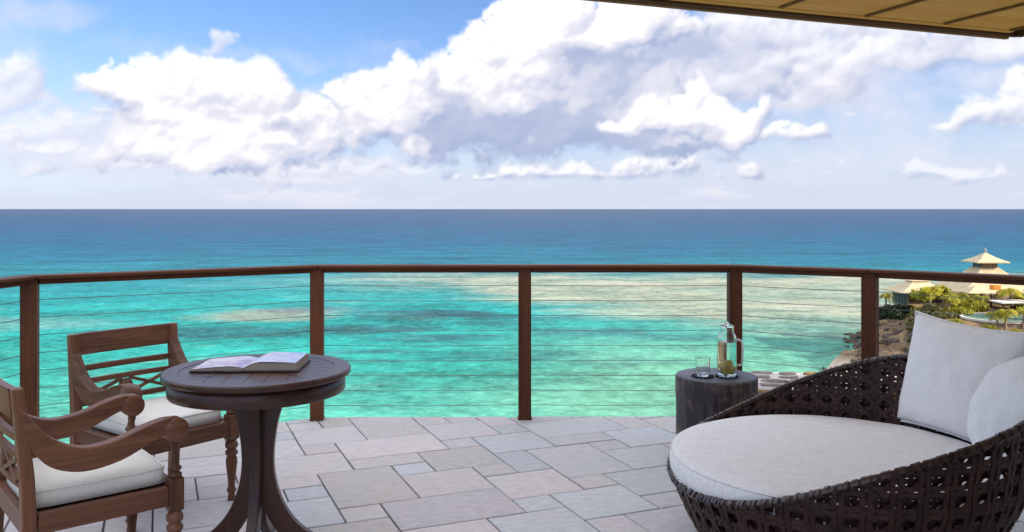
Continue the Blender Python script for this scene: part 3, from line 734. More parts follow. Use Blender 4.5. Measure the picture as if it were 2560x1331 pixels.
# ------------------------------------------------------------------ armchairs
def turned_leg(name, z0, z1, prof, r):
    h = z1-z0
    return lathe_me(name, [(rr*r, z0+t*h) for t, rr in prof], 20)
LEG_PROF = [(0, .55), (.02, .62), (.06, .60), (.10, .50), (.14, .62), (.17, .80), (.20, .62), (.24, .52), (.40, .66), (.55, .84), (.64, .92), (.70, .84), (.735, .66), (.75, .95), (.785, 1.0), (.81, .95), (.825, .72), (.85, .70), (.87, .98), (.91, 1.02), (.945, .96), (.955, .78), (1, .80)]
POST_PROF = [(0, 1.0), (.06, 1.05), (.10, 1.0), (.13, .70), (.17, .72), (.20, .98), (.26, 1.0), (.29, .70), (.33, .66), (.45, .52), (.75, .46), (.84, .58), (.88, .70), (.92, .55), (1, .52)]
def make_chair(loc, rz, label):
    root = thing('armchair', (loc[0], loc[1], 0), rz, label, 'chair', 'plantation armchairs at the round table')
    X, Z = M['chairX'], M['chairZ']
    # rear legs: one raked piece from floor to top
    for s in (-1, 1):
        prof = [(-.290, 0), (-.245, 0), (-.222, .38), (-.228, .52), (-.262, .84), (-.300, .84), (-.272, .52), (-.268, .38)]
        bm = prism_bm(prof, s*.262-.0225, s*.262+.0225); bevelled(bm, .004)
        link('rear_leg', from_bm('rear_leg', bm), root, Z)
    bx = lambda z: -.25-.034*max(0, (z-.5))/.34-.006
    def slat(nm, z0, z1, th=.022, bow=.0, n=10):
        bm = bmesh.new(); rows = []
        for i in range(n+1):
            y = -.243+.486*i/n; b = -.012*(1-(2*i/n-1)**2)
            top = z1+bow*(1-(2*i/n-1)**2)
            rows.append([bm.verts.new((bx(z)+dx+b, y, z)) for z, dx in ((z0, th/2), (top, th/2), (top, -th/2), (z0, -th/2))])
        for i in range(n):
            for k in range(4): bm.faces.new((rows[i][k], rows[i+1][k], rows[i+1][(k+1) % 4], rows[i][(k+1) % 4]))
        bm.faces.new(rows[0]); bm.faces.new(rows[-1][::-1]); bmesh.ops.recalc_face_normals(bm, faces=bm.faces[:])
        me = from_bm(nm, bm); return link(nm, me, root, M['chairY'])
    slat('top_rail', .735, .838, .028)
    slat('back_slat', .655, .682); slat('back_slat', .592, .616); slat('back_slat', .487, .512)
    for s in (-1, 1):
        beam('lattice_bar', (bx(.55)-.010, s*.236, .512), (bx(.55)-.010, s*.02, .590), .018, .016, X, root, .002)
        beam('lattice_bar', (bx(.55)-.012, s*.236, .590), (bx(.55)-.012, s*.02, .512), .016, .016, X, root, .002)
    link('lattice_boss', lathe_me('lattice_boss', [(.004, -.012), (.034, -.012), (.038, 0), (.034, .012), (.004, .012)], 20), root, X, Matrix.Translation((bx(.55)-.010, 0, .551)) @ Matrix.Rotation(R(90), 4, 'Y'))
    # seat frame
    link('seat_rail', box_me('seat_rail', .045, .47, .075, .004, .25, 0, .3625), root, M['chairY'])
    link('seat_rail', box_me('seat_rail', .04, .48, .07, .004, -.245, 0, .3625), root, M['chairY'])
    for s in (-1, 1): link('seat_rail', box_me('seat_rail', .442, .036, .072, .004, .003, s*.2625, .3625), root, X)
    link('seat_panel', box_me('seat_panel', .452, .487, .012, .002, 0, 0, .382), root, M['chairY'])
    for s in (-1, 1):
        # front leg: square block over turned foot
        lg = link('front_leg', turned_leg('front_leg', 0, .305, LEG_PROF, .031), root, Z, Matrix.Translation((.25, s*.262, 0)))
        bm = bmesh.new(); bmesh.ops.create_cube(bm, size=1)
        for v in bm.verts: v.co = Vector((v.co.x*.056, v.co.y*.056, .3675+v.co.z*.125))
        link('leg_block', from_bm('leg_block', bevelled(bm, .007, 2)), lg, Z)
        link('arm_post', turned_leg('arm_post', .430, .575, POST_PROF, .025), root, Z, Matrix.Translation((.25, s*.262, 0)))
        # arm: S curve ending in a scroll
        top = smooth_path([(-.275, 0, .785), (-.235, 0, .725), (-.165, 0, .645), (-.07, 0, .603), (.04, 0, .612), (.14, 0, .645), (.215, 0, .660), (.262, 0, .648), (.290, 0, .618)], 26)
        low = smooth_path([(-.258, 0, .655), (-.20, 0, .570), (-.13, 0, .530), (-.05, 0, .518), (.05, 0, .534), (.13, 0, .567), (.185, 0, .592), (.222, 0, .602), (.236, 0, .600)], 26)
        pts = [(p.x, p.z) for p in top]+[(p.x, p.z) for p in low[::-1]]
        bm = prism_bm(pts, s*.262-.026, s*.262+.026); bevelled(bm, .004)
        ar = link('arm', from_bm('arm', bm), root, X)
        link('scroll', lathe_me('scroll', [(.004, -.031), (.042, -.031), (.0455, -.027), (.0455, .027), (.042, .031), (.004, .031)], 28), ar, X, Matrix.Translation((.250, s*.262, .612)) @ Matrix.Rotation(R(90), 4, 'X'))
    # seat pad
    def pad():
        nx, ny = 22, 22; hx, hy, t = .238, .232, .056; vs = []; fs = []
        def sup(u): return math.copysign(abs(u)**.8, u)
        for lay in (0, 1):
            for j in range(ny+1):
                for i in range(nx+1):
                    u, v = 2*i/nx-1, 2*j/ny-1
                    e = max(abs(u), abs(v)); cr = (abs(u)*abs(v))**6
                    puff = (1-e**7)
                    nzv = mnoise.fractal(Vector((u*2.2, v*2.2, 3)), 1, 2, 3)*.004
                    z = (.042+.011*(1-e**14)+.007*(1-e**2)+nzv) if lay else -(.016+.006*puff)
                    k = (1-.05*cr)*(1-(.012 if e > .99 else 0))
                    vs.append((u*hx*k, v*hy*k, z+.418))
        n = (nx+1)*(ny+1)
        for lay in (0, 1):
            for j in range(ny):
                for i in range(nx):
                    a = lay*n+j*(nx+1)+i; q = (a, a+1, a+nx+2, a+nx+1); fs.append(q if lay else q[::-1])
        ring = [i for i in range(nx+1)]+[(j)*(nx+1)+nx for j in range(1, ny+1)]+[ny*(nx+1)+i for i in range(nx-1, -1, -1)]+[j*(nx+1) for j in range(ny-1, 0, -1)]
        for k in range(len(ring)):
            a, b = ring[k], ring[(k+1) % len(ring)]; fs.append((a, b, n+b, n+a))
        return mesh('seat_cushion', vs, fs, True), [Vector(vs[n+r]) for r in ring]
    me, ring = pad()
    cu = link('seat_cushion', me, root, M['cushion'])
    link('piping', tube_me('piping', ring+[ring[0]], .0035, 6), cu, M['cushion'])
    return root
M['chairY'] = wood('teak_chair_y', (.050, .019, .009), (.235, .098, .052), .42, 'Y', 1, .3, .06)
ch = make_chair((-1.755, 4.207), R(-36.9), 'teak armchair behind the table with its open slatted back to the sea')
ch2 = copy_tree(ch); ch2.location = (-1.646, 3.30, 0); ch2.rotation_euler = (0, 0, R(40.5))
ch2['label'] = 'teak armchair cut off by the frame edge, its scrolled arm and white pad in front'

# ------------------------------------------------------------------ round table
TX, TY, TZ = -1.067, 3.60, .78
def build_table():
    root = thing('round_table', (TX, TY, 0), R(5), 'dark round pedestal table with four curved legs carrying the open book', 'table')
    X, Z = M['tableX'], M['tableZ']; Ro, Ri = .383, .315
    # rim of four curved pieces
    for q in range(4):
        bm = bmesh.new(); n = 20; rows = []
        for i in range(n+1):
            a = R(45)+q*R(90)+R(.12)+(R(90)-R(.24))*i/n
            rows.append([bm.verts.new((r*math.cos(a), r*math.sin(a), z)) for r, z in ((Ri, TZ-.026), (Ro-.004, TZ-.026), (Ro, TZ-.020), (Ro, TZ-.006), (Ro-.005, TZ), (Ri, TZ))])
        for i in range(n):
            for k in range(6): bm.faces.new((rows[i][k], rows[i+1][k], rows[i+1][(k+1) % 6], rows[i][(k+1) % 6]))
        bm.faces.new(rows[0]); bm.faces.new(rows[-1][::-1]); bmesh.ops.recalc_face_normals(bm, faces=bm.faces[:])
        link('top_rim', from_bm('top_rim', bm), root, X)
    # planks, set fanwise in four quarters
    circ = [((Ri-.0015)*math.cos(a), (Ri-.0015)*math.sin(a)) for a in (2*math.pi*i/64 for i in range(64))]
    for q in range(4):
        ca, sa = math.cos(R(90*q)), math.sin(R(90*q))
        wedge = [(0.002, 0), (.5, -.498), (.5, .498)]
        for k in range(-4, 4):
            w = .0775; y0, y1 = k*w+.0011, (k+1)*w-.0011
            pl = clip([(0, y0), (.5, y0), (.5, y1), (0, y1)], wedge)
            if len(pl) < 3: continue
            pl = clip(pl, circ)
            if len(pl) < 3 or abs(area(pl)) < 1e-4: continue
            cx = sum(p[0] for p in pl)/len(pl); cy = sum(p[1] for p in pl)/len(pl)
            bm = bmesh.new(); a = [bm.verts.new((x-cx, y-cy, 0)) for x, y in pl]; b = [bm.verts.new((x-cx, y-cy, -.02)) for x, y in pl]
            bm.faces.new(a); bm.faces.new(b[::-1])
            for i in range(len(a)): bm.faces.new((b[i], b[(i+1) % len(a)], a[(i+1) % len(a)], a[i]))
            bmesh.ops.recalc_face_normals(bm, faces=bm.faces[:])
            link('plank', from_bm('plank', bm), root, X, Matrix.Rotation(R(90*q), 4, 'Z') @ Matrix.Translation((cx, cy, TZ-.0012)))
    link('apron', lathe_me('apron', [(.30, TZ-.095), (.356, TZ-.095), (.360, TZ-.090), (.360, TZ-.0265), (.30, TZ-.0265)], 64, True, False), root, X)
    link('sub_top', lathe_me('sub_top', [(.004, TZ-.05), (.30, TZ-.05), (.30, TZ-.022), (.004, TZ-.022)], 48), root, X)
    out = smooth_path([(.150, 0, TZ-.052), (.118, 0, .66), (.088, 0, .58), (.070, 0, .48), (.065, 0, .38), (.078, 0, .29), (.112, 0, .20), (.166, 0, .125), (.240, 0, .070), (.310, 0, .044), (.352, 0, .036)], 30)
    inn = smooth_path([(.004, 0, TZ-.052), (.004, 0, .60), (.004, 0, .48), (.004, 0, .36), (.008, 0, .27), (.030, 0, .185), (.078, 0, .100), (.145, 0, .040), (.215, 0, .0), (.29, 0, 0), (.352, 0, 0)], 30)
    pts = [(p.x, p.z) for p in out]+[(p.x, p.z) for p in inn[::-1]]
    for q in range(4):
        bm = prism_bm(pts, -.021, .021); bevelled(bm, .004)
        link('leg', from_bm('leg', bm), root, Z, Matrix.Rotation(R(90*q), 4, 'Z'))
build_table()

# ------------------------------------------------------------------ open book
def page_mat(name, seed, stops):
    m, w, b = pbr(name, (.8, .8, .8), .22, .5)
    co = w.vmath('ADD', obj_co(w), (seed, seed*.7, 0))
    n = w.noise(w.vmath('MULTIPLY', co, (1, 1.5, 1)), 8, 4, .6, .8)
    w.l.new(w.ramp(n, stops), b.inputs['Base Color']); return m
def build_book():
    c0 = Vector((-1.105, 3.640, TZ+.0005))
    root = thing('open_book', c0, R(2), 'large open picture book lying on the dark round table', 'book')
    paper = pbr('page_edges', (.36, .30, .25), .8, .2)[0]; cov = pbr('book_cover', (.045, .04, .045), .5, .4)[0]  # page edges darkened: their shade is put into the colour
    pw = [page_mat('left_picture', 2.0, [(.3, (.58, .54, .64)), (.44, (.68, .66, .76)), (.52, (.62, .40, .50)), (.58, (.36, .34, .56)), (.66, (.70, .68, .76))]),
          page_mat('right_picture', 5.3, [(.3, (.20, .32, .66)), (.42, (.52, .58, .80)), (.52, (.68, .68, .78)), (.62, (.60, .42, .68)), (.75, (.16, .30, .55))])]
    link('cover', box_me('cover', .445, .262, .006, .001, 0, 0, .003), root, cov)
    for s in (-1, 1):
        n = 14; W, D = .214, .250; tmax = .019 if s < 0 else .031
        def th(t): return .007+tmax*(.40+.60*math.sin(min(1, t*3.2)*math.pi/2))*(1-.12*t) - (.013 if s < 0 else .0)*t
        vs, fs = [], []
        for j, y in enumerate((-D/2, D/2)):
            for i in range(n+1):
                t = i/n; vs += [(s*(.002+W*t), y, .0065), (s*(.002+W*t-(th(t)-.007)*.18*t), y, th(t))]
        k = 2*(n+1)
        for i in range(n):
            a = 2*i
            fs += [(a, a+2, a+3, a+1), (k+a+1, k+a+3, k+a+2, k+a), (a, k+a, k+a+2, a+2)]
        fs += [(0, 1, k+1, k), (2*n+1, 2*n, k+2*n, k+2*n+1)]
        if s < 0: fs = [f[::-1] for f in fs]
        me = mesh('page_block', vs, fs); pb = link('page_block', me, root, paper)
        tv, tf = [], []
        for y in (-D/2+.001, D/2-.001):
            for i in range(n+1):
                t = i/n; tv.append((s*(.002+(W-.001)*t-(th(t)-.007)*.18*t), y, th(t)+.0008+.0035*math.sin(t*3)*(1 if s > 0 else .6)))
        for i in range(n): tf.append((i, i+1, n+2+i, n+1+i) if s > 0 else (i+1, i, n+1+i, n+2+i))
        link('page', mesh('page', tv, tf, True), pb, pw[0 if s < 0 else 1])
    rb = [(-.12, -.128, .007), (-.06, -.139, .004), (-.02, -.134, .002), (.0, -.13, .006)]
    link('ribbon', tube_me('ribbon', smooth_path(rb, 10), .002, 5), root, cov)
build_book()

# ------------------------------------------------------------------ log stool used as a side table, with tumbler and carafe
LX, LY, LZ = 1.232, 5.16, .45
def build_stump():
    m, w, b = pbr('stump_side', (.05, .04, .04), .62, .35)
    co = obj_co(w); v = w.noise(w.vmath('MULTIPLY', co, (1, 1, .07)), 34, 5, .65, .5); big = w.noise(w.vmath('MULTIPLY', co, (1, 1, .8)), 4.2, 4, .6, 1.2)
    c = w.ramp(v, [(.3, (.014, .011, .015)), (.52, (.055, .043, .048)), (.72, (.15, .115, .105))])
    c = w.mix(w.math('MULTIPLY', w.step(big, .47, .62), .8), c, w.ramp(v, [(.3, (.10, .06, .045)), (.7, (.30, .21, .16))]))
    w.l.new(c, b.inputs['Base Color']); w.put(b.inputs['Normal'], w.bump(v, .6, .006))
    mt = rough_mat('stump_top', (.06, .065, .085), (.15, .155, .19), 7, .42, .15, .003)
    root = thing('stump_table', (LX, LY, 0), 0, 'dark round log stump used as a side table behind the wicker daybed', 'side table')
    seg = 64; prof = [(.225, 0), (.236, .012), (.240, .12), (.238, .26), (.243, .38), (.243, LZ-.012), (.239, LZ-.004)]
    me = lathe_me('trunk', prof, seg, True, True)
    for v_ in me.vertices:
        r = math.hypot(v_.co.x, v_.co.y)
        if r > .01:
            a = math.atan2(v_.co.y, v_.co.x); k = 1+.014*mnoise.fractal(Vector((math.cos(a)*2, math.sin(a)*2, v_.co.z*1.2)), 1, 2, 4)
            v_.co.x *= k; v_.co.y *= k
    link('trunk', me, root, m)
    link('top', lathe_me('top', [(.238, LZ-.008), (.236, LZ-.001), (.230, LZ), (.004, LZ)], 64, True, True), root, mt)
build_stump()
def coaster(x, y, label):
    root = thing('coaster', (x, y, LZ+.0006), .3, label, 'coaster', 'coasters on the stump table')
    cm = pbr('coaster_cord', (.02, .018, .024), .7, .3)[0]
    link('disc', lathe_me('disc', [(.004, 0), (.058, 0), (.058, .004), (.004, .004)], 32), root, cm)
    for i in range(20):
        a = 2*math.pi*i/20
        link('bead', lathe_me('bead', [(.001, 0), (.006, .001), (.008, .005), (.006, .008), (.001, .009)], 8) if i == 0 else bpy.data.meshes['bead'], root, cm, Matrix.Translation((.061*math.cos(a), .061*math.sin(a), -.0003)))
GX, GY = 1.137, 5.105; KX, KY = 1.280, 5.10
coaster(GX, GY, 'dark beaded coaster under the empty tumbler'); coaster(KX, KY, 'dark beaded coaster under the glass carafe')
def sup(prof, e=.0007):
    out = []
    for i, (r, z) in enumerate(prof):
        for s in ((-1, 0, 1) if 0 < i < len(prof)-1 else (0,)):
            if s == 0: out.append((r, z)); continue
            r2, z2 = prof[i+s]; L = math.hypot(r2-r, z2-z); k = min(.3, e/L); out.append((r+(r2-r)*k, z+(z2-z)*k))
    return out
def build_glass():
    z = LZ+.0050
    root = thing('tumbler', (GX, GY, z), 0, 'short empty cut glass tumbler standing on the stump table', 'glass')
    prof = [(.002, 0), (.036, 0), (.0395, .004), (.042, .05), (.0435, .112), (.0415, .112), (.039, .05), (.036, .020), (.002, .017)]
    link('bowl', lathe_me('bowl', sup(prof), 40, True, False), root, M['glass'])
    for i in range(14):
        a = 2*math.pi*i/14
        link('cut_facet', box_me('cut_facet', .0025, .0125, .030, .001, 0, 0, 0) if i == 0 else bpy.data.meshes['cut_facet'], root, M['glass'], Matrix.Rotation(a, 4, 'Z') @ Matrix.Translation((.0425, 0, .030)))
    root = thing('carafe', (KX, KY, z), 0, 'tall glass carafe of lemon water with a looped handle', 'carafe')
    prof = [(.002, 0), (.050, 0), (.055, .006), (.056, .05), (.056, .225), (.052, .243), (.043, .258), (.041, .285), (.044, .300), (.0415, .300), (.0385, .285), (.0405, .258), (.0495, .242), (.0535, .225), (.0535, .05), (.052, .010), (.002, .008)]
    link('body', lathe_me('body', sup(prof), 48, True, False), root, M['glass'])
    link('water', lathe_me('water', sup([(.002, .0095), (.0525, .0115), (.0540, .05), (.0540, .205), (.002, .205)]), 40, True, False), root, M['drink'])
    hp = smooth_path([(.054, 0, .212), (.070, 0, .216), (.088, 0, .205), (.094, 0, .175), (.093, 0, .11), (.088, 0, .072), (.072, 0, .062), (.054, 0, .066)], 24)
    link('handle', tube_me('handle', hp, .0062, 10), root, pbr('milky_glass', (.84, .86, .85), .12, .6)[0])
    link('lid', lathe_me('lid', sup([(.002, .292), (.036, .292), (.036, .306), (.014, .309), (.012, .322), (.002, .324)]), 28), root, M['glass'])
    lm, w, b = pbr('lemon', (.85, .60, .06), .4, .4); b.inputs['Subsurface Weight'].default_value = .2
    co = obj_co(w); x, y, zz = w.sep(co)[0:3]
    rr = w.math('SQRT', w.math('ADD', w.math('MULTIPLY', x, x), w.math('MULTIPLY', y, y)))
    an = w.math('ABSOLUTE', w.math('SINE', w.math('MULTIPLY', w.math('ARCTAN2', y, x), 4.0)))
    c = w.mix(w.step(an, .12, .3), (.93, .87, .55), (.86, .62, .10)); c = w.mix(w.step(rr, .0225, .0235), c, (.90, .86, .60)); c = w.mix(w.step(rr, .0250, .0256), c, (.86, .52, .03))
    w.l.new(c, b.inputs['Base Color'])
    rn = random.Random(8)
    for i, (dx, dy, dz, rx, ry) in enumerate([(-.022, -.022, .034, 78, 20), (.022, -.026, .036, 84, -24), (.0, .02, .030, 60, 0), (.026, .006, .058, 40, 60), (-.026, .004, .060, 30, -50), (.004, -.01, .072, 66, 15), (-.004, .01, .018, 10, 0)]):
        o = link('lemon_slice', lathe_me('lemon_slice', [(.001, -.0025), (.025, -.0025), (.0262, 0), (.025, .0025), (.001, .0025)], 20) if i == 0 else bpy.data.meshes['lemon_slice'], None, lm)
        o.location = (KX+dx*.8, KY+dy*.8, z+.004+dz); o.rotation_euler = (R(rx), R(ry*.3), R(ry))
        tag(o, 'lemon slice lying in the water at the bottom of the carafe', 'lemon slice', 'lemon slices in the carafe')
        o.name = 'lemon_slice'
build_glass()

# ------------------------------------------------------------------ round wicker daybed
DX, DY, AX = 1.385, 3.715, R(-8)
PSI = np.radians([0, 25, 48, 66, 90, 112, 125, 141, 157, 180])
RIMZ = np.array([.72, .735, .735, .675, .550, .435, .392, .350, .318, .295])
RIMF = np.array([.72, .70, .68, .625, .535, .415, .350, .305, .288, .295])
MATZ = .40
def rim_z(psi):
    p = (psi+math.pi) % (2*math.pi)-math.pi
    return float(np.interp(abs(p), PSI, RIMZ if p >= 0 else RIMF))
_rz = [sum(rim_z(R(k)+R(d)) for d in range(-10, 11, 4))/6 for k in range(0, 360, 3)]
def rim_s(psi):
    t = (psi % (2*math.pi))/R(3); i = int(t) % 120; f = t-int(t)
    return _rz[i]*(1-f)+_rz[(i+1) % 120]*f
def wall_r(z, psi=0):
    return .525+.215*min(1, z/.36)**.75+.07*max(0, z-.36)/.5-.028*max(0, -math.cos(psi))**2*min(1, z/.3)
def shell(psi, z, off=0.0):
    a = psi+AX; r = wall_r(z, psi)+off
    return Vector((r*math.cos(a), r*math.sin(a), z))
def build_daybed():
    root = thing('daybed', (DX, DY, 0), 0, 'round dark open-weave wicker daybed with a thick white mattress', 'daybed')
    vs, fs = [], []
    def strip(path, width, off, wav=0, ph=0):
        """flat strand following (psi, z) points"""
        P = [shell(p, z, off+wav*math.sin(ph+i*math.pi)) for i, (p, z) in enumerate(path)]
        if len(P) < 2: return
        b0 = len(vs)
        for i, p in enumerate(P):
            t = (P[min(i+1, len(P)-1)]-P[max(i-1, 0)])
            if t.length < 1e-6: t = Vector((0, 0, 1))
            t.normalize(); n = Vector((p.x, p.y, 0)).normalized(); s = t.cross(n).normalized()*width/2
            nn = s.cross(t).normalized()*.0013
            vs.extend([p-s-nn, p+s-nn, p+s*.9+nn, p-s*.9+nn])
        for i in range(len(P)-1):
            a = b0+4*i
            for k in range(4): fs.append((a+k, a+4+k, a+4+(k+1) % 4, a+(k+1) % 4))
    N = 50; dp = 2*math.pi/N; dz = .082; z0 = .02; rr = random.Random(2)
    for lay in (0, 1):
        o0 = -.030*lay; dps = dp*.5*lay; z0 = .02
        j = lambda s=.004: rr.uniform(-s, s)
        for i in range(N):
            for s in (-1, 1):
                psi = i*dp+dps+s*.0125/.75+j(.003); top = rim_s(psi)-.012
                n = max(3, int((top-z0)/(dz/2)))
                strip([(psi+j(.003), z0+(top-z0)*k/n) for k in range(n+1)], .0195, o0+.0070, .0030, i+(s > 0)*math.pi)
        rows = 12
        for r in range(rows):
            zc = z0+dz*(r+.5)-dz*.5*lay
            for s in (-1, 1):
                z = zc+s*.0112; seg = []
                for k in range(201):
                    psi = 2*math.pi*k/200
                    if rim_s(psi)-.014 > z: seg.append((psi, z+j(.0012)))
                    else:
                        if len(seg) > 1: strip(seg, .0190, o0+.0045, .0030, r)
                        seg = []
                if len(seg) > 1: strip(seg, .0190, o0+.0045, .0030, r)
        for i in range(N):
            for s in (-1, 1):
                path = []; k = 0
                while True:
                    z = z0+dz*k*.25; psi = i*dp+dps+s*dp*(k*.25+.5*lay)+j(.003)
                    if z > rim_s(psi)-.012: break
                    path.append((psi, z)); k += 1
                strip(path, .0185+rr.uniform(-.002, .003), o0+(.0005 if s > 0 else -.0020)+rr.uniform(0, .002), .0018, i)
    wv = link('wicker_weave', mesh('wicker_weave', vs, fs), root, M['wicker']); wv['kind'] = 'stuff'
    # frame hoops behind the weave
    ring = lambda z, off: [shell(2*math.pi*k/72, z, off) for k in range(73)]
    link('base_hoop', tube_me('base_hoop', ring(.018, -.004), .017, 8), root, M['wicker'])
    rim = []
    for k in range(121):
        psi = 2*math.pi*k/120; rim.append(shell(psi, rim_s(psi)-.006, .003))
    link('rim_core', tube_me('rim_core', rim, .0135, 8), root, M['wicker'])
    # wrapped strands over the rim
    vs2, fs2 = [], []
    NW = 300
    for i in range(NW):
        psi = 2*math.pi*(i+rr.uniform(-.3, .3))/NW; w = rr.uniform(.010, .017)/.76; sl = rr.uniform(.2, 1.1)*dp*.35*(1 if i % 3 else -1)
        rad = .0155+rr.uniform(0, .0035); b0 = len(vs2); K = 9
        for k in range(K):
            a = 2*math.pi*k/(K-1); ps = psi+sl*(k/(K-1)-.5)
            for e in (-.5, .5):
                q = ps+e*w; base = shell(q, rim_s(q)-.006, .003); n = Vector((base.x, base.y, 0)).normalized()
                vs2.append(base+n*rad*math.cos(a)+Vector((0, 0, rad*1.05*math.sin(a))))
        for k in range(K-1): fs2.append((b0+2*k, b0+2*k+1, b0+2*k+3, b0+2*k+2))
    for i in range(26):      # stray ends
        psi = rr.uniform(0, 2*math.pi); b = shell(psi, rim_s(psi)+.006, .012); b0 = len(vs2)
        t = Vector((rr.uniform(-1, 1), rr.uniform(-1, 1), rr.uniform(.2, .9))).normalized()*rr.uniform(.012, .03); s = Vector((-b.y, b.x, 0)).normalized()*.004
        vs2.extend([b-s, b+s, b+t+s*.6, b+t-s*.6]); fs2.append((b0, b0+1, b0+2, b0+3))
    o = link('rim_wrapping', mesh('rim_wrapping', vs2, fs2, True), root, M['wrap']); o['kind'] = 'stuff'
    link('platform', lathe_me('platform', [(.004, .225), (.64, .225), (.66, .235), (.66, .275), (.64, .284), (.004, .284)], 64), root, M['wicker'])
    # mattress
    n = 96; Rm = .694; prof = [(.02, .288), (Rm-.05, .288), (Rm-.022, .291), (Rm-.007, .299), (Rm, .313), (Rm+.003, .338), (Rm, .370), (Rm-.005, .384), (Rm-.014, .394), (Rm-.034, .401), (Rm-.12, .406), (.42, .409), (.25, .411), (.12, .411), (.02, .411)]
    me = lathe_me('mattress', prof, n, True, True)
    for v in me.vertices:
        d = math.hypot(v.co.x, v.co.y)
        if d > .05: v.co.z += .0035*mnoise.fractal(Vector((v.co.x*3, v.co.y*3, 9)), 1, 2, 3)
        k = 1+.006*mnoise.noise(Vector((v.co.x*2.3, v.co.y*2.3, 4))); v.co.x *= k; v.co.y *= k
        v.co.x += .005; v.co.y -= .005
    mt = link('mattress', me, root, M['mattress'])
    for zz, r in ((.3865, Rm-.004), (.300, Rm-.004)):
        link('seam', tube_me('seam', [(r*math.cos(2*math.pi*k/96)+.005, r*math.sin(2*math.pi*k/96)-.005, zz) for k in range(97)], .0028, 5), mt, M['mattress'])
build_daybed()
def pillow(name, label, c, wdir, hdir, W, H, T, seed, mat, round_=False):
    wv = Vector(wdir).normalized(); hv = Vector(hdir); hv = (hv-wv*hv.dot(wv)).normalized(); nv = wv.cross(hv)
    root = bpy.data.objects.new(name, None); COL.objects.link(root)
    tag(root, label, 'pillow', 'white pillows on the daybed'); Mx = Matrix((wv, hv, nv)).transposed().to_4x4(); Mx.translation = Vector(c); root.matrix_world = Mx
    n = 34; vs, fs = [], []; N2 = (n+1)**2
    def P(u, v):
        e = 1-.085*(1-v*v)**1.0*abs(u)**3; f = 1-.085*(1-u*u)**1.0*abs(v)**3
        if round_:
            L = math.hypot(u, v); mx = max(abs(u), abs(v)); k = mx/L if L > 0 else 1; k = .9*k+.1
            return u*k*W/2, v*k*H/2
        return u*e*W/2, v*f*H/2
    for lay in (1, -1):
        for jj in range(n+1):
            for i in range(n+1):
                u, v = 2*i/n-1, 2*jj/n-1; x, y = P(u, v)
                if round_: q = max(abs(u), abs(v)); puff = max(0, 1-q**2.6)**.55
                else: puff = (max(0, 1-u*u)*max(0, 1-v*v))**.42
                edge = min(1-abs(u), 1-abs(v))
                wr = mnoise.fractal(Vector((x*9+seed, y*9, lay*3)), 1, 2, 4)*.019*min(1, puff*1.6)
                cr = .010*math.sin((abs(u)-abs(v))*9+seed)*math.exp(-((abs(u)-abs(v))**2)*9)*(abs(u*v))**1.0*(1-max(abs(u), abs(v))**6)
                sag = .0
                vs.append((x, y, lay*(puff*T/2+wr*.6+cr)))
    for li in (0, 1):
        for jj in range(n):
            for i in range(n):
                a = li*N2+jj*(n+1)+i; q = (a, a+1, a+n+2, a+n+1); fs.append(q if li == 0 else q[::-1])
    me = mesh('pillow_cover', vs, fs, True)
    bm = bmesh.new(); bm.from_mesh(me); bmesh.ops.remove_doubles(bm, verts=bm.verts[:], dist=.0005); bm.to_mesh(me); bm.free()
    link('pillow_cover', me, root, mat)
    ring = []
    for t in range(4*n):
        s, k = divmod(t, n); k = 2*k/n-1; u, v = ((k, -1), (1, k), (-k, 1), (-1, -k))[s]; x, y = P(u, v)
        j = 1.012+.006*mnoise.noise(Vector((t*.3, seed, 0))); ring.append(Vector((x*j, y*j, .003*mnoise.noise(Vector((t*.2, seed, 5))))))
    link('flange', tube_me('flange', ring+[ring[0]], .0052, 6), root, mat)
    return root
pillow('pillow', 'square white linen pillow standing upright against the wicker back', (2.07, 3.96, .660), (.26, -.66, -.03), (.20, .06, 1), .62, .54, .20, 3.0, M['linen'])
pillow('pillow', 'plump white pillow cut off by the frame, in front of the square one', (2.03, 3.30, .60), (.14, -.9, 0), (.18, .02, 1), .64, .55, .32, 9.0, M['linen'], True)
# ------------------------------------------------------------------ villa on the headland
M['roofing'] = rough_mat('villa_shingles', (.50, .40, .25), (.68, .57, .38), 1.2, .9, .4, .05)
M['vwall'] = rough_mat('villa_wall', (.34, .24, .15), (.45, .33, .21), .8, .9, .2, .02)
M['orange'] = rough_mat('orange_lit_wall', (.62, .25, .05), (.72, .33, .08), .8, .9, .1, .02)  # orange light on the villa wall painted as its colour
M['vtimber'] = pbr('villa_timber', (.07, .04, .022), .7, .3)[0]
M['teal'] = pbr('teal_louvre', (.05, .16, .15), .4, .5)[0]
M['dark_in'] = pbr('window_pane', (.03, .045, .05), .08, .5)[0]  # darkness of the villa openings put into the pane colour
M['pale'] = rough_mat('pale_concrete', (.62, .59, .54), (.74, .71, .66), .7, .9, .2, .02)
def hip(w0, d0, w1, d1, z0, z1, th=.18):
    """hip roof frustum with a fascia edge"""
    q = lambda w, d, z: [(-w/2, -d/2, z), (w/2, -d/2, z), (w/2, d/2, z), (-w/2, d/2, z)]
    rings = [q(w0-.3, d0-.3, z0-th), q(w0, d0, z0-th), q(w0, d0, z0)]
    n = 5
    for i in range(1, n+1):
        t = i/n; k = t-.10*math.sin(math.pi*t)   # slight flare at the eaves
        rings.append(q(w0+(w1-w0)*t, d0+(d1-d0)*t, z0+(z1-z0)*k))
    vs = sum(rings, []); fs = [(3, 2, 1, 0)]
    for r in range(len(rings)-1):
        for k in range(4): fs.append((4*r+k, 4*r+(k+1) % 4, 4*r+4+(k+1) % 4, 4*r+4+k))
    m = 4*(len(rings)-1); fs.append((m, m+1, m+2, m+3))
    return mesh('roof', vs, fs)
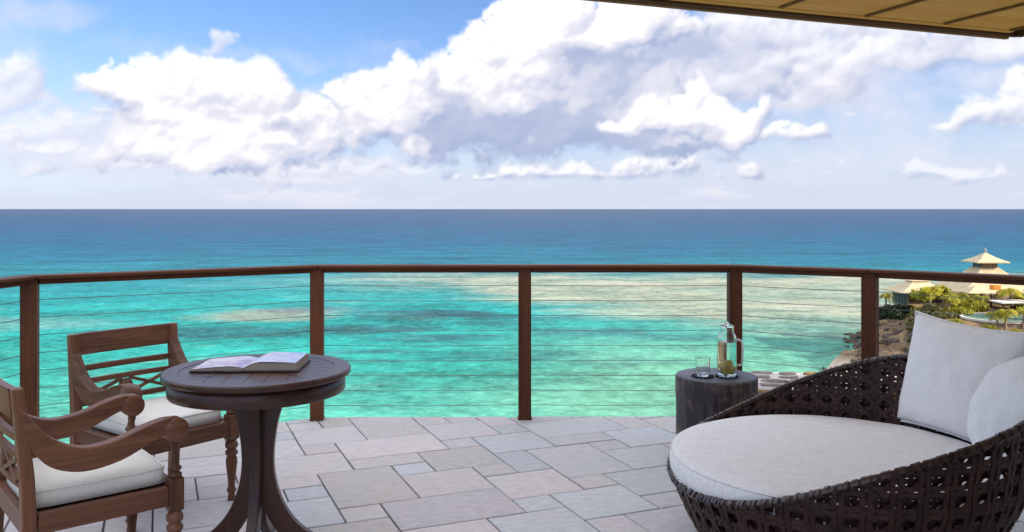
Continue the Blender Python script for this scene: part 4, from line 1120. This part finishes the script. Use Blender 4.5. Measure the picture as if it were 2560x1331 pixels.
def window_row(root, w, z0, z1, y, n, axis, frame, pane):
    """n framed panes along one face; axis 0: face to -y, 1: face to -x"""
    for i in range(n):
        c = -w/2+w*(i+.5)/n; sw = w/n
        Mx = Matrix.Translation((c, -y, (z0+z1)/2)) if axis == 0 else Matrix.Translation((-y, c, (z0+z1)/2)) @ Matrix.Rotation(R(-90), 4, 'Z')
        f = bpy.data.meshes.get('window_%s_%.2f' % (frame.name, sw+z1-z0))
        if f is None:
            bm = bmesh.new(); h = z1-z0; t = min(.09, sw*.16)
            for bx in ((-sw/2+t/2, 0, t, h), (sw/2-t/2, 0, t, h), (0, h/2-t/2, sw-2*t, t), (0, -h/2+t/2, sw-2*t, t), (0, 0, t*.7, h-2*t)):
                g = bmesh.ops.create_cube(bm, size=1)
                for v in g['verts']: v.co = Vector((v.co.x*bx[2]+bx[0], v.co.y*.1, v.co.z*bx[3]+bx[1]))
            f = from_bm('window_%s_%.2f' % (frame.name, sw+z1-z0), bm)
        o = link('window', f, root, frame, Mx)
        pm = bpy.data.meshes.get('pane_%.2f' % (sw+z1-z0)) or box_me('pane_%.2f' % (sw+z1-z0), sw*.8, .03, (z1-z0)*.9, 0, 0, .02, 0)
        link('pane', pm, o, pane)
def build_villa():
    c = at(2463, 740, 142); g = c.z
    root = thing('pagoda_villa', (c.x, c.y, g), 0, 'tiered hip-roofed villa with a lantern storey and roof finial', 'villa')
    Z = lambda py, d=142: HC-(py-523)/FPX*d-g
    zt, ze, zc, zl = Z(632), Z(653.5), Z(668), Z(724)
    link('roof', hip(5.3, 5.3, .25, .25, ze, zt), root, M['roofing'])
    fin = [(.16, 0), (.18, .08), (.09, .14), (.20, .30), (.26, .42), (.20, .56), (.07, .66), (.035, .75), (.03, .98), (.004, 1.02)]
    link('finial', lathe_me('finial', fin, 10), root, pbr('grey_metal', (.32, .33, .36), .4, .5)[0], Matrix.Translation((0, 0, zt-.03)))
    link('lantern_wall', box_me('lantern_wall', 2.6, 2.6, ze-zc+.3, .01, 0, 0, (ze+zc)/2), root, M['vtimber'])
    window_row(root, 2.5, zc+.12, ze-.2, 1.36, 5, 0, M['vwall'], M['dark_in']); window_row(root, 2.5, zc+.12, ze-.2, 1.36, 4, 1, M['teal'], M['dark_in'])
    link('roof', hip(13.5, 12, 2.9, 2.9, zl, zc), root, M['roofing'])
    link('wall', box_me('wall', 10.6, 9.4, zl+.1, .01, 0, 0, zl/2-.15), root, M['vwall'])
    window_row(root, 10, .3, zl-.5, 4.74, 8, 0, M['vtimber'], M['dark_in']); window_row(root, 9, .3, zl-.5, 5.34, 7, 1, M['vtimber'], M['dark_in'])
    d = at(2488, 719, 134); link('dormer', box_me('dormer', 1.15, 1.2, .75, .02, 0, 0, 0), root, M['orange'], Matrix.Translation(d-c+Vector((0, 0, 0))-Vector((0, 0, 0)) + Vector((0, 0, c.z-g))))
    p = at(2440, 725, 133)-Vector((c.x, c.y, g)); a = thing('porch', (c.x+p.x, c.y+p.y, g), 0, 'small hip-roofed porch in front of the tiered villa', 'porch')
    z1, z0 = HC-(714.5-523)/FPX*133-g, HC-(730-523)/FPX*133-g
    link('roof', hip(4.0, 3.4, .5, .3, z0, z1, .12), a, M['roofing'])
    for sx in (-1, 1):
        for sy in (-1, 1): link('post', box_me('post', .16, .16, z0+.6, 0, sx*1.6, sy*1.3, z0/2-.3), a, M['vtimber'])
    # wide low pavilion to its left
    c2 = at(2293, 752, 138); g2 = c2.z
    r2 = thing('pavilion', (c2.x, c2.y, g2), 0, 'low hip-roofed pavilion with teal louvred windows at the seaward end', 'pavilion')
    z1, zr, z0 = HC-(696-523)/FPX*138-g2, HC-(703-523)/FPX*138-g2, HC-(727-523)/FPX*138-g2
    link('roof', hip(8.2, 7.4, 2.4, 2.0, z0, zr, .15), r2, M['roofing'])
    link('ridge_roof', hip(2.9, 2.5, .3, .2, zr+.12, z1+.2, .1), r2, M['roofing'])
    link('wall', box_me('wall', 6.0, 5.4, z0+.8, .01, .2, 0, z0/2-.4), r2, M['vwall'])
    window_row(r2, 5.0, .0, z0-.25, 2.84, 5, 0, M['vtimber'], M['dark_in']); window_row(r2, 5.0, -.4, z0-.2, 2.86, 5, 1, M['teal'], M['dark_in'])
    # white roofed pool cabana
    c3 = at(2527, 762, 128); g3 = c3.z-.4
    r3 = thing('cabana', (c3.x, c3.y, g3), R(6), 'flat white canopy on timber posts above the pool', 'cabana')
    z0 = HC-(757-523)/FPX*128-g3
    link('canopy', box_me('canopy', 5.2, 3.4, .22, .02, 0, 0, z0+.15), r3, M['pale'])
    for i in range(15): link('rafter', box_me('rafter', .1, 3.7, .14, 0, -2.45+.35*i, 0, z0-.03), r3, M['vtimber'])
    for sx in (-1, 1):
        for sy in (-1, 1): link('post', box_me('post', .18, .18, z0+1.2, 0, sx*2.2, sy*1.3, z0/2-.6), r3, M['vtimber'])
    # garden wall and stone terrace behind
    c4 = at(2510, 742, 134); o = link('garden_wall', box_me('garden_wall', 6.4, .5, 1.0, .03, 0, 0, -.1), None, rough_mat('rubble', (.20, .15, .12), (.48, .38, .30), 2.4, .9, .8, .08)); o.location = c4; o.rotation_euler = (0, 0, R(5))
    tag(o, 'low rubble garden wall between the villa and the white canopy', 'wall')
    # round pool
    c5 = at(2500, 795, 121); r5 = thing('pool', (c5.x, c5.y, c5.z), 0, 'round white-rimmed plunge pool set in a stone retaining wall', 'pool')
    rad = 4.6
    link('rim', lathe_me('rim', [(rad, -.2), (rad+.45, -.2), (rad+.45, .10), (rad, .10)], 48, False, False), r5, M['pale'])
    for v in (0,):
        m, w, b = pbr('pool_water', (.05, .22, .22), .06, .5); pos = w.new('ShaderNodeNewGeometry').outputs['Position']
        nz = w.noise(pos, 2.4, 4, .6); w.l.new(w.ramp(nz, [(.35, (.06, .22, .22)), (.7, (.22, .46, .42))]), b.inputs['Base Color']); w.put(b.inputs['Normal'], w.bump(nz, .3, .1))
        link('water', lathe_me('water', [(.01, .0), (rad+.02, .0)], 48, False, False), r5, m)
    link('retaining_wall', lathe_me('retaining_wall', [(rad+.1, -3.2), (rad+.30, -3.2), (rad+.30, -.2), (rad+.1, -.2)], 48, False, False), r5, rough_mat('pool_rubble', (.22, .16, .13), (.46, .37, .30), 1.6, .9, .8, .1))
build_villa()

# ------------------------------------------------------------------ plants of the headland
def leaf_mat(name, a, b2, scale=.8):
    m, w, b = pbr(name, a, .55, .35)
    pos = w.new('ShaderNodeNewGeometry').outputs['Position']; rnd = w.new('ShaderNodeObjectInfo').outputs['Random']
    n = w.noise(pos, scale, 3, .6); n2 = w.noise(pos, 6, 2, .5)
    f = w.math('ADD', w.math('MULTIPLY', n, .5), w.math('ADD', w.math('MULTIPLY', n2, .35), w.math('MULTIPLY', rnd, .25)))
    w.l.new(w.ramp(f, [(.3, a), (.75, b2)]), b.inputs['Base Color'])
    b.inputs['Subsurface Weight'].default_value = 0
    tr = w.new('ShaderNodeBsdfTranslucent'); w.l.new(b.inputs['Base Color'].links[0].from_socket, tr.inputs[0])
    mx = w.new('ShaderNodeMixShader'); mx.inputs[0].default_value = .3
    out = [n_ for n_ in w.n if n_.type == 'OUTPUT_MATERIAL'][0]
    w.l.new(b.outputs[0], mx.inputs[1]); w.l.new(tr.outputs[0], mx.inputs[2]); w.l.new(mx.outputs[0], out.inputs[0])
    return m
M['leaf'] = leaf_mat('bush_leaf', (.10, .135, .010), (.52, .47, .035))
M['leafd'] = leaf_mat('shaded_leaf', (.012, .026, .010), (.05, .075, .022))  # darker copy for shrubs in shade, the shade being in the colour
M['leafy'] = leaf_mat('olive_leaf', (.07, .07, .022), (.22, .19, .06))
M['frond'] = leaf_mat('palm_frond', (.13, .15, .010), (.58, .50, .035))
M['bark'] = rough_mat('palm_bark', (.20, .15, .10), (.42, .34, .24), 3, .9, .5, .03)
def bush_me(name, seed, n, size, flat=.75):
    rr = random.Random(seed); vs, fs = [], []
    lobes = [(Vector((rr.uniform(-.55, .55), rr.uniform(-.55, .55), rr.uniform(.25, .75)*flat)), rr.uniform(.3, .55)) for _ in range(8)]
    for _ in range(n):
        c, r = rr.choice(lobes); d = Vector((rr.gauss(0, 1), rr.gauss(0, 1), rr.gauss(0, 1)*.9+.25)).normalized()
        p = c+d*r*rr.uniform(.6, 1.05)
        if p.z < .01: p.z = rr.uniform(.01, .2)
        nrm = (d+Vector((rr.uniform(-.8, .8), rr.uniform(-.8, .8), rr.uniform(-.5, .9)))).normalized()
        t = nrm.cross(Vector((rr.uniform(-1, 1), rr.uniform(-1, 1), rr.uniform(-1, 1)))).normalized(); s = nrm.cross(t)
        L, W = size*rr.uniform(.7, 1.4), size*rr.uniform(.35, .6); b0 = len(vs)
        vs.extend([p-t*L*.5, p+s*W*.5, p+t*L*.5, p-s*W*.5]); fs.append((b0, b0+1, b0+2, b0+3))
    return mesh(name, vs, fs)
def palm(name, seed, h, lean, fr=13, fl=1.5):
    rr = random.Random(seed)
    tp = smooth_path([(0, 0, -.4), (lean*.25, 0, h*.35), (lean*.65, .03*h, h*.7), (lean, .03*h, h)], 10)
    trunk = tube_me('trunk', tp, [.16-.07*i/10 for i in range(11)], 8)
    top = tp[-1]; vs, fs = [], []
    for k in range(fr):
        az = 2*math.pi*k/fr+rr.uniform(-.25, .25); up = rr.uniform(-.05, 1.0); L = fl*rr.uniform(.8, 1.15)
        o = Vector((math.cos(az), math.sin(az), 0)); pts = []
        for i in range(9):
            t = i/8; pts.append(top+o*L*(t*.95*math.cos(up*.7))+Vector((0, 0, L*(up*.75*t-.95*t*t*(.6+.25*up)))))
        for i in range(1, 9):
            p, q = pts[i-1], pts[i]; d = (q-p).normalized(); s = d.cross(Vector((0, 0, 1))).normalized()
            for f in (0.0, .5):
                c = p.lerp(q, f)
                for sg in (-1, 1):
                    ll = L*.34*math.sin(math.pi*min(.95, (i+f)/9.5)**.8)+.05
                    tip = c+s*sg*ll*.85+d*ll*.45-Vector((0, 0, ll*rr.uniform(.25, .6))); b0 = len(vs); wv = d*.055*fl/1.5
                    vs.extend([c-wv, c+wv, tip+wv*.3, tip-wv*.3]); fs.append((b0, b0+1, b0+2, b0+3))
        for i in range(1, 9):
            b0 = len(vs); z = Vector((0, 0, .02)); s = Vector((-o.y, o.x, 0))*.025
            vs.extend([pts[i-1]-s, pts[i-1]+s, pts[i]+s, pts[i]-s]); fs.append((b0, b0+1, b0+2, b0+3))
    return trunk, mesh('crown', vs, fs)
def build_plants():
    rr = random.Random(21)
    variants = [palm('palm', 1, 3.4, .3), palm('palm', 2, 2.2, -.25, 12, 1.35), palm('palm', 3, 5.2, .9, 13, 1.5)]
    def put_palm(px, py, d, kind, sc, label, rz=0):
        tr, cr = variants[kind]; h = (3.4, 2.2, 5.2)[kind]*sc
        p = at(px, py, d); root = thing('palm_tree', (p.x, p.y, p.z-h), rz, label, 'palm tree', 'palms in the villa garden')
        for me, nm, mt in ((tr, 'trunk', M['bark']), (cr, 'crown', M['frond'])):
            o = link(nm, me, root, mt, Matrix.Scale(sc, 4))
    put_palm(2325, 722, 130, 0, 1.55, 'tall bright palm directly in front of the low pavilion', .6)
    put_palm(2388, 736, 130, 1, 1.7, 'broad low palm between the pavilion and the tiered villa', 1.9)
    put_palm(2368, 742, 127, 1, 1.4, 'short palm crowding the foot of the tall bright one', 2.9)
    put_palm(2216, 738, 137, 0, 1.15, 'green palm at the seaward edge just beside the railing post', 1)
    put_palm(2512, 778, 113, 0, 1.3, 'slender palm leaning in front of the pool', .3)
    put_palm(2498, 786, 113.5, 0, 1.15, 'shorter pale-trunked palm at the pool rim', 2.6)
    put_palm(2530, 726, 131, 1, 1.6, 'palm behind the white canopy under the handrail', .9)
    put_palm(2505, 728, 133, 1, 1.0, 'small palm beside the orange-lit villa wall', 4)
    put_palm(2556, 776, 116, 1, 1.3, 'yellowish palm at the frame edge beside the white canopy', 3)
    put_palm(2455, 742, 129, 1, 1.2, 'small palm in front of the villa porch', 5)
    bm = [bush_me('foliage', 31, 420, .26), bush_me('foliage', 32, 420, .24, .6), bush_me('foliage', 33, 420, .28, .95)]
    bl = {}
    for nm, mt in (('leaf', 'leaf'), ('leafd', 'leafd'), ('leafy', 'leafy')):
        bl[nm] = []
        for b in bm: c = b.copy(); c.materials.append(M[mt]); bl[nm].append(c)
    made = {}
    def bush(px, py, d, r, kind, label, grp):
        p = at(px, py, d); z = max(land_z(p.x, p.y)-.15, SEA)
        if abs(z-p.z) > 2.5: z = p.z
        o = link('shrub', rr.choice(bl[kind]), None); o.location = (p.x, p.y, z); o.scale = (r, r*rr.uniform(.85, 1.1), r*rr.uniform(.8, 1.15)); o.rotation_euler = (0, 0, rr.uniform(0, 6))
        tag(o, label, 'shrub', grp); made.setdefault((grp, label), []).append((px, o))
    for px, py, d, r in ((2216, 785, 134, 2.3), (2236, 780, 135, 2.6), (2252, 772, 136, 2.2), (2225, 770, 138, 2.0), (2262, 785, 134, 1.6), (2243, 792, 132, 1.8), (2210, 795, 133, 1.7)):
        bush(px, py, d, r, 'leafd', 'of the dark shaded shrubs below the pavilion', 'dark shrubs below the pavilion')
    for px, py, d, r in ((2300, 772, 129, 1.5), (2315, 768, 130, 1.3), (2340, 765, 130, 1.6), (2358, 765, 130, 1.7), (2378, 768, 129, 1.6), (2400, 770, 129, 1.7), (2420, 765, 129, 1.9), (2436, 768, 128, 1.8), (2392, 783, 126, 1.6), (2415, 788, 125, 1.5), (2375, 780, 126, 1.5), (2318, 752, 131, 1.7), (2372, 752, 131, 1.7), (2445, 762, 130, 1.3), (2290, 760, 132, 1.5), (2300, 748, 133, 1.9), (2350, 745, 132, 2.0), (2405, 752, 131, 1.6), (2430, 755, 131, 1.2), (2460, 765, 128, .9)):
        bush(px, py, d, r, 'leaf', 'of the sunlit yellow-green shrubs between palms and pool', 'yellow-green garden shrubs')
    for px, py, d, r in ((2310, 790, 124, 2.2), (2335, 792, 124, 2.4), (2360, 796, 123, 2.0), (2290, 796, 124, 1.7), (2345, 805, 121, 1.6)):
        bush(px, py, d, r, 'leafy', 'of the olive-brown scrub mounds above the square pillow', 'olive scrub on the bank')
    for px, py, d, r in ((2385, 815, 117, 1.1), (2398, 812, 117.5, .9), (2465, 822, 113, 1.2), (2478, 818, 113, 1.0), (2462, 832, 112, .9), (2530, 838, 108, 1.4), (2550, 845, 106, 1.6), (2520, 848, 107, 1.1), (2558, 825, 108, 1.5), (2500, 845, 108, .8), (2545, 815, 110, 1.0)):
        bush(px, py, d, r, 'leaf', 'of the yellow-green shrubs under the pool wall', 'shrubs under the pool wall')
    for px, py, d, r in ((2275, 822, 121, .8), (2265, 845, 117, .7), (2210, 905, 109, .9), (2272, 835, 119, .6), (2220, 898, 110, .7)):
        bush(px, py, d, r, 'leafy', 'of the small dry shrubs among the headland rocks', 'dry shrubs among the rocks')
    for px, py, d, r in ((2575, 742, 133, 2.4), (2548, 742, 134, 1.9), (2600, 800, 118, 2.5), (2585, 770, 124, 2.2)):
        bush(px, py, d, r, 'leaf', 'of the large shrubs behind the white canopy', 'shrubs behind the canopy')
    for (grp, label), lst in made.items():
        lst.sort(key=lambda t: t[0])
        for i, (px, o) in enumerate(lst): o['label'] = (ORD[i] if i < len(ORD) else 'last')+' from the left '+label
build_plants()
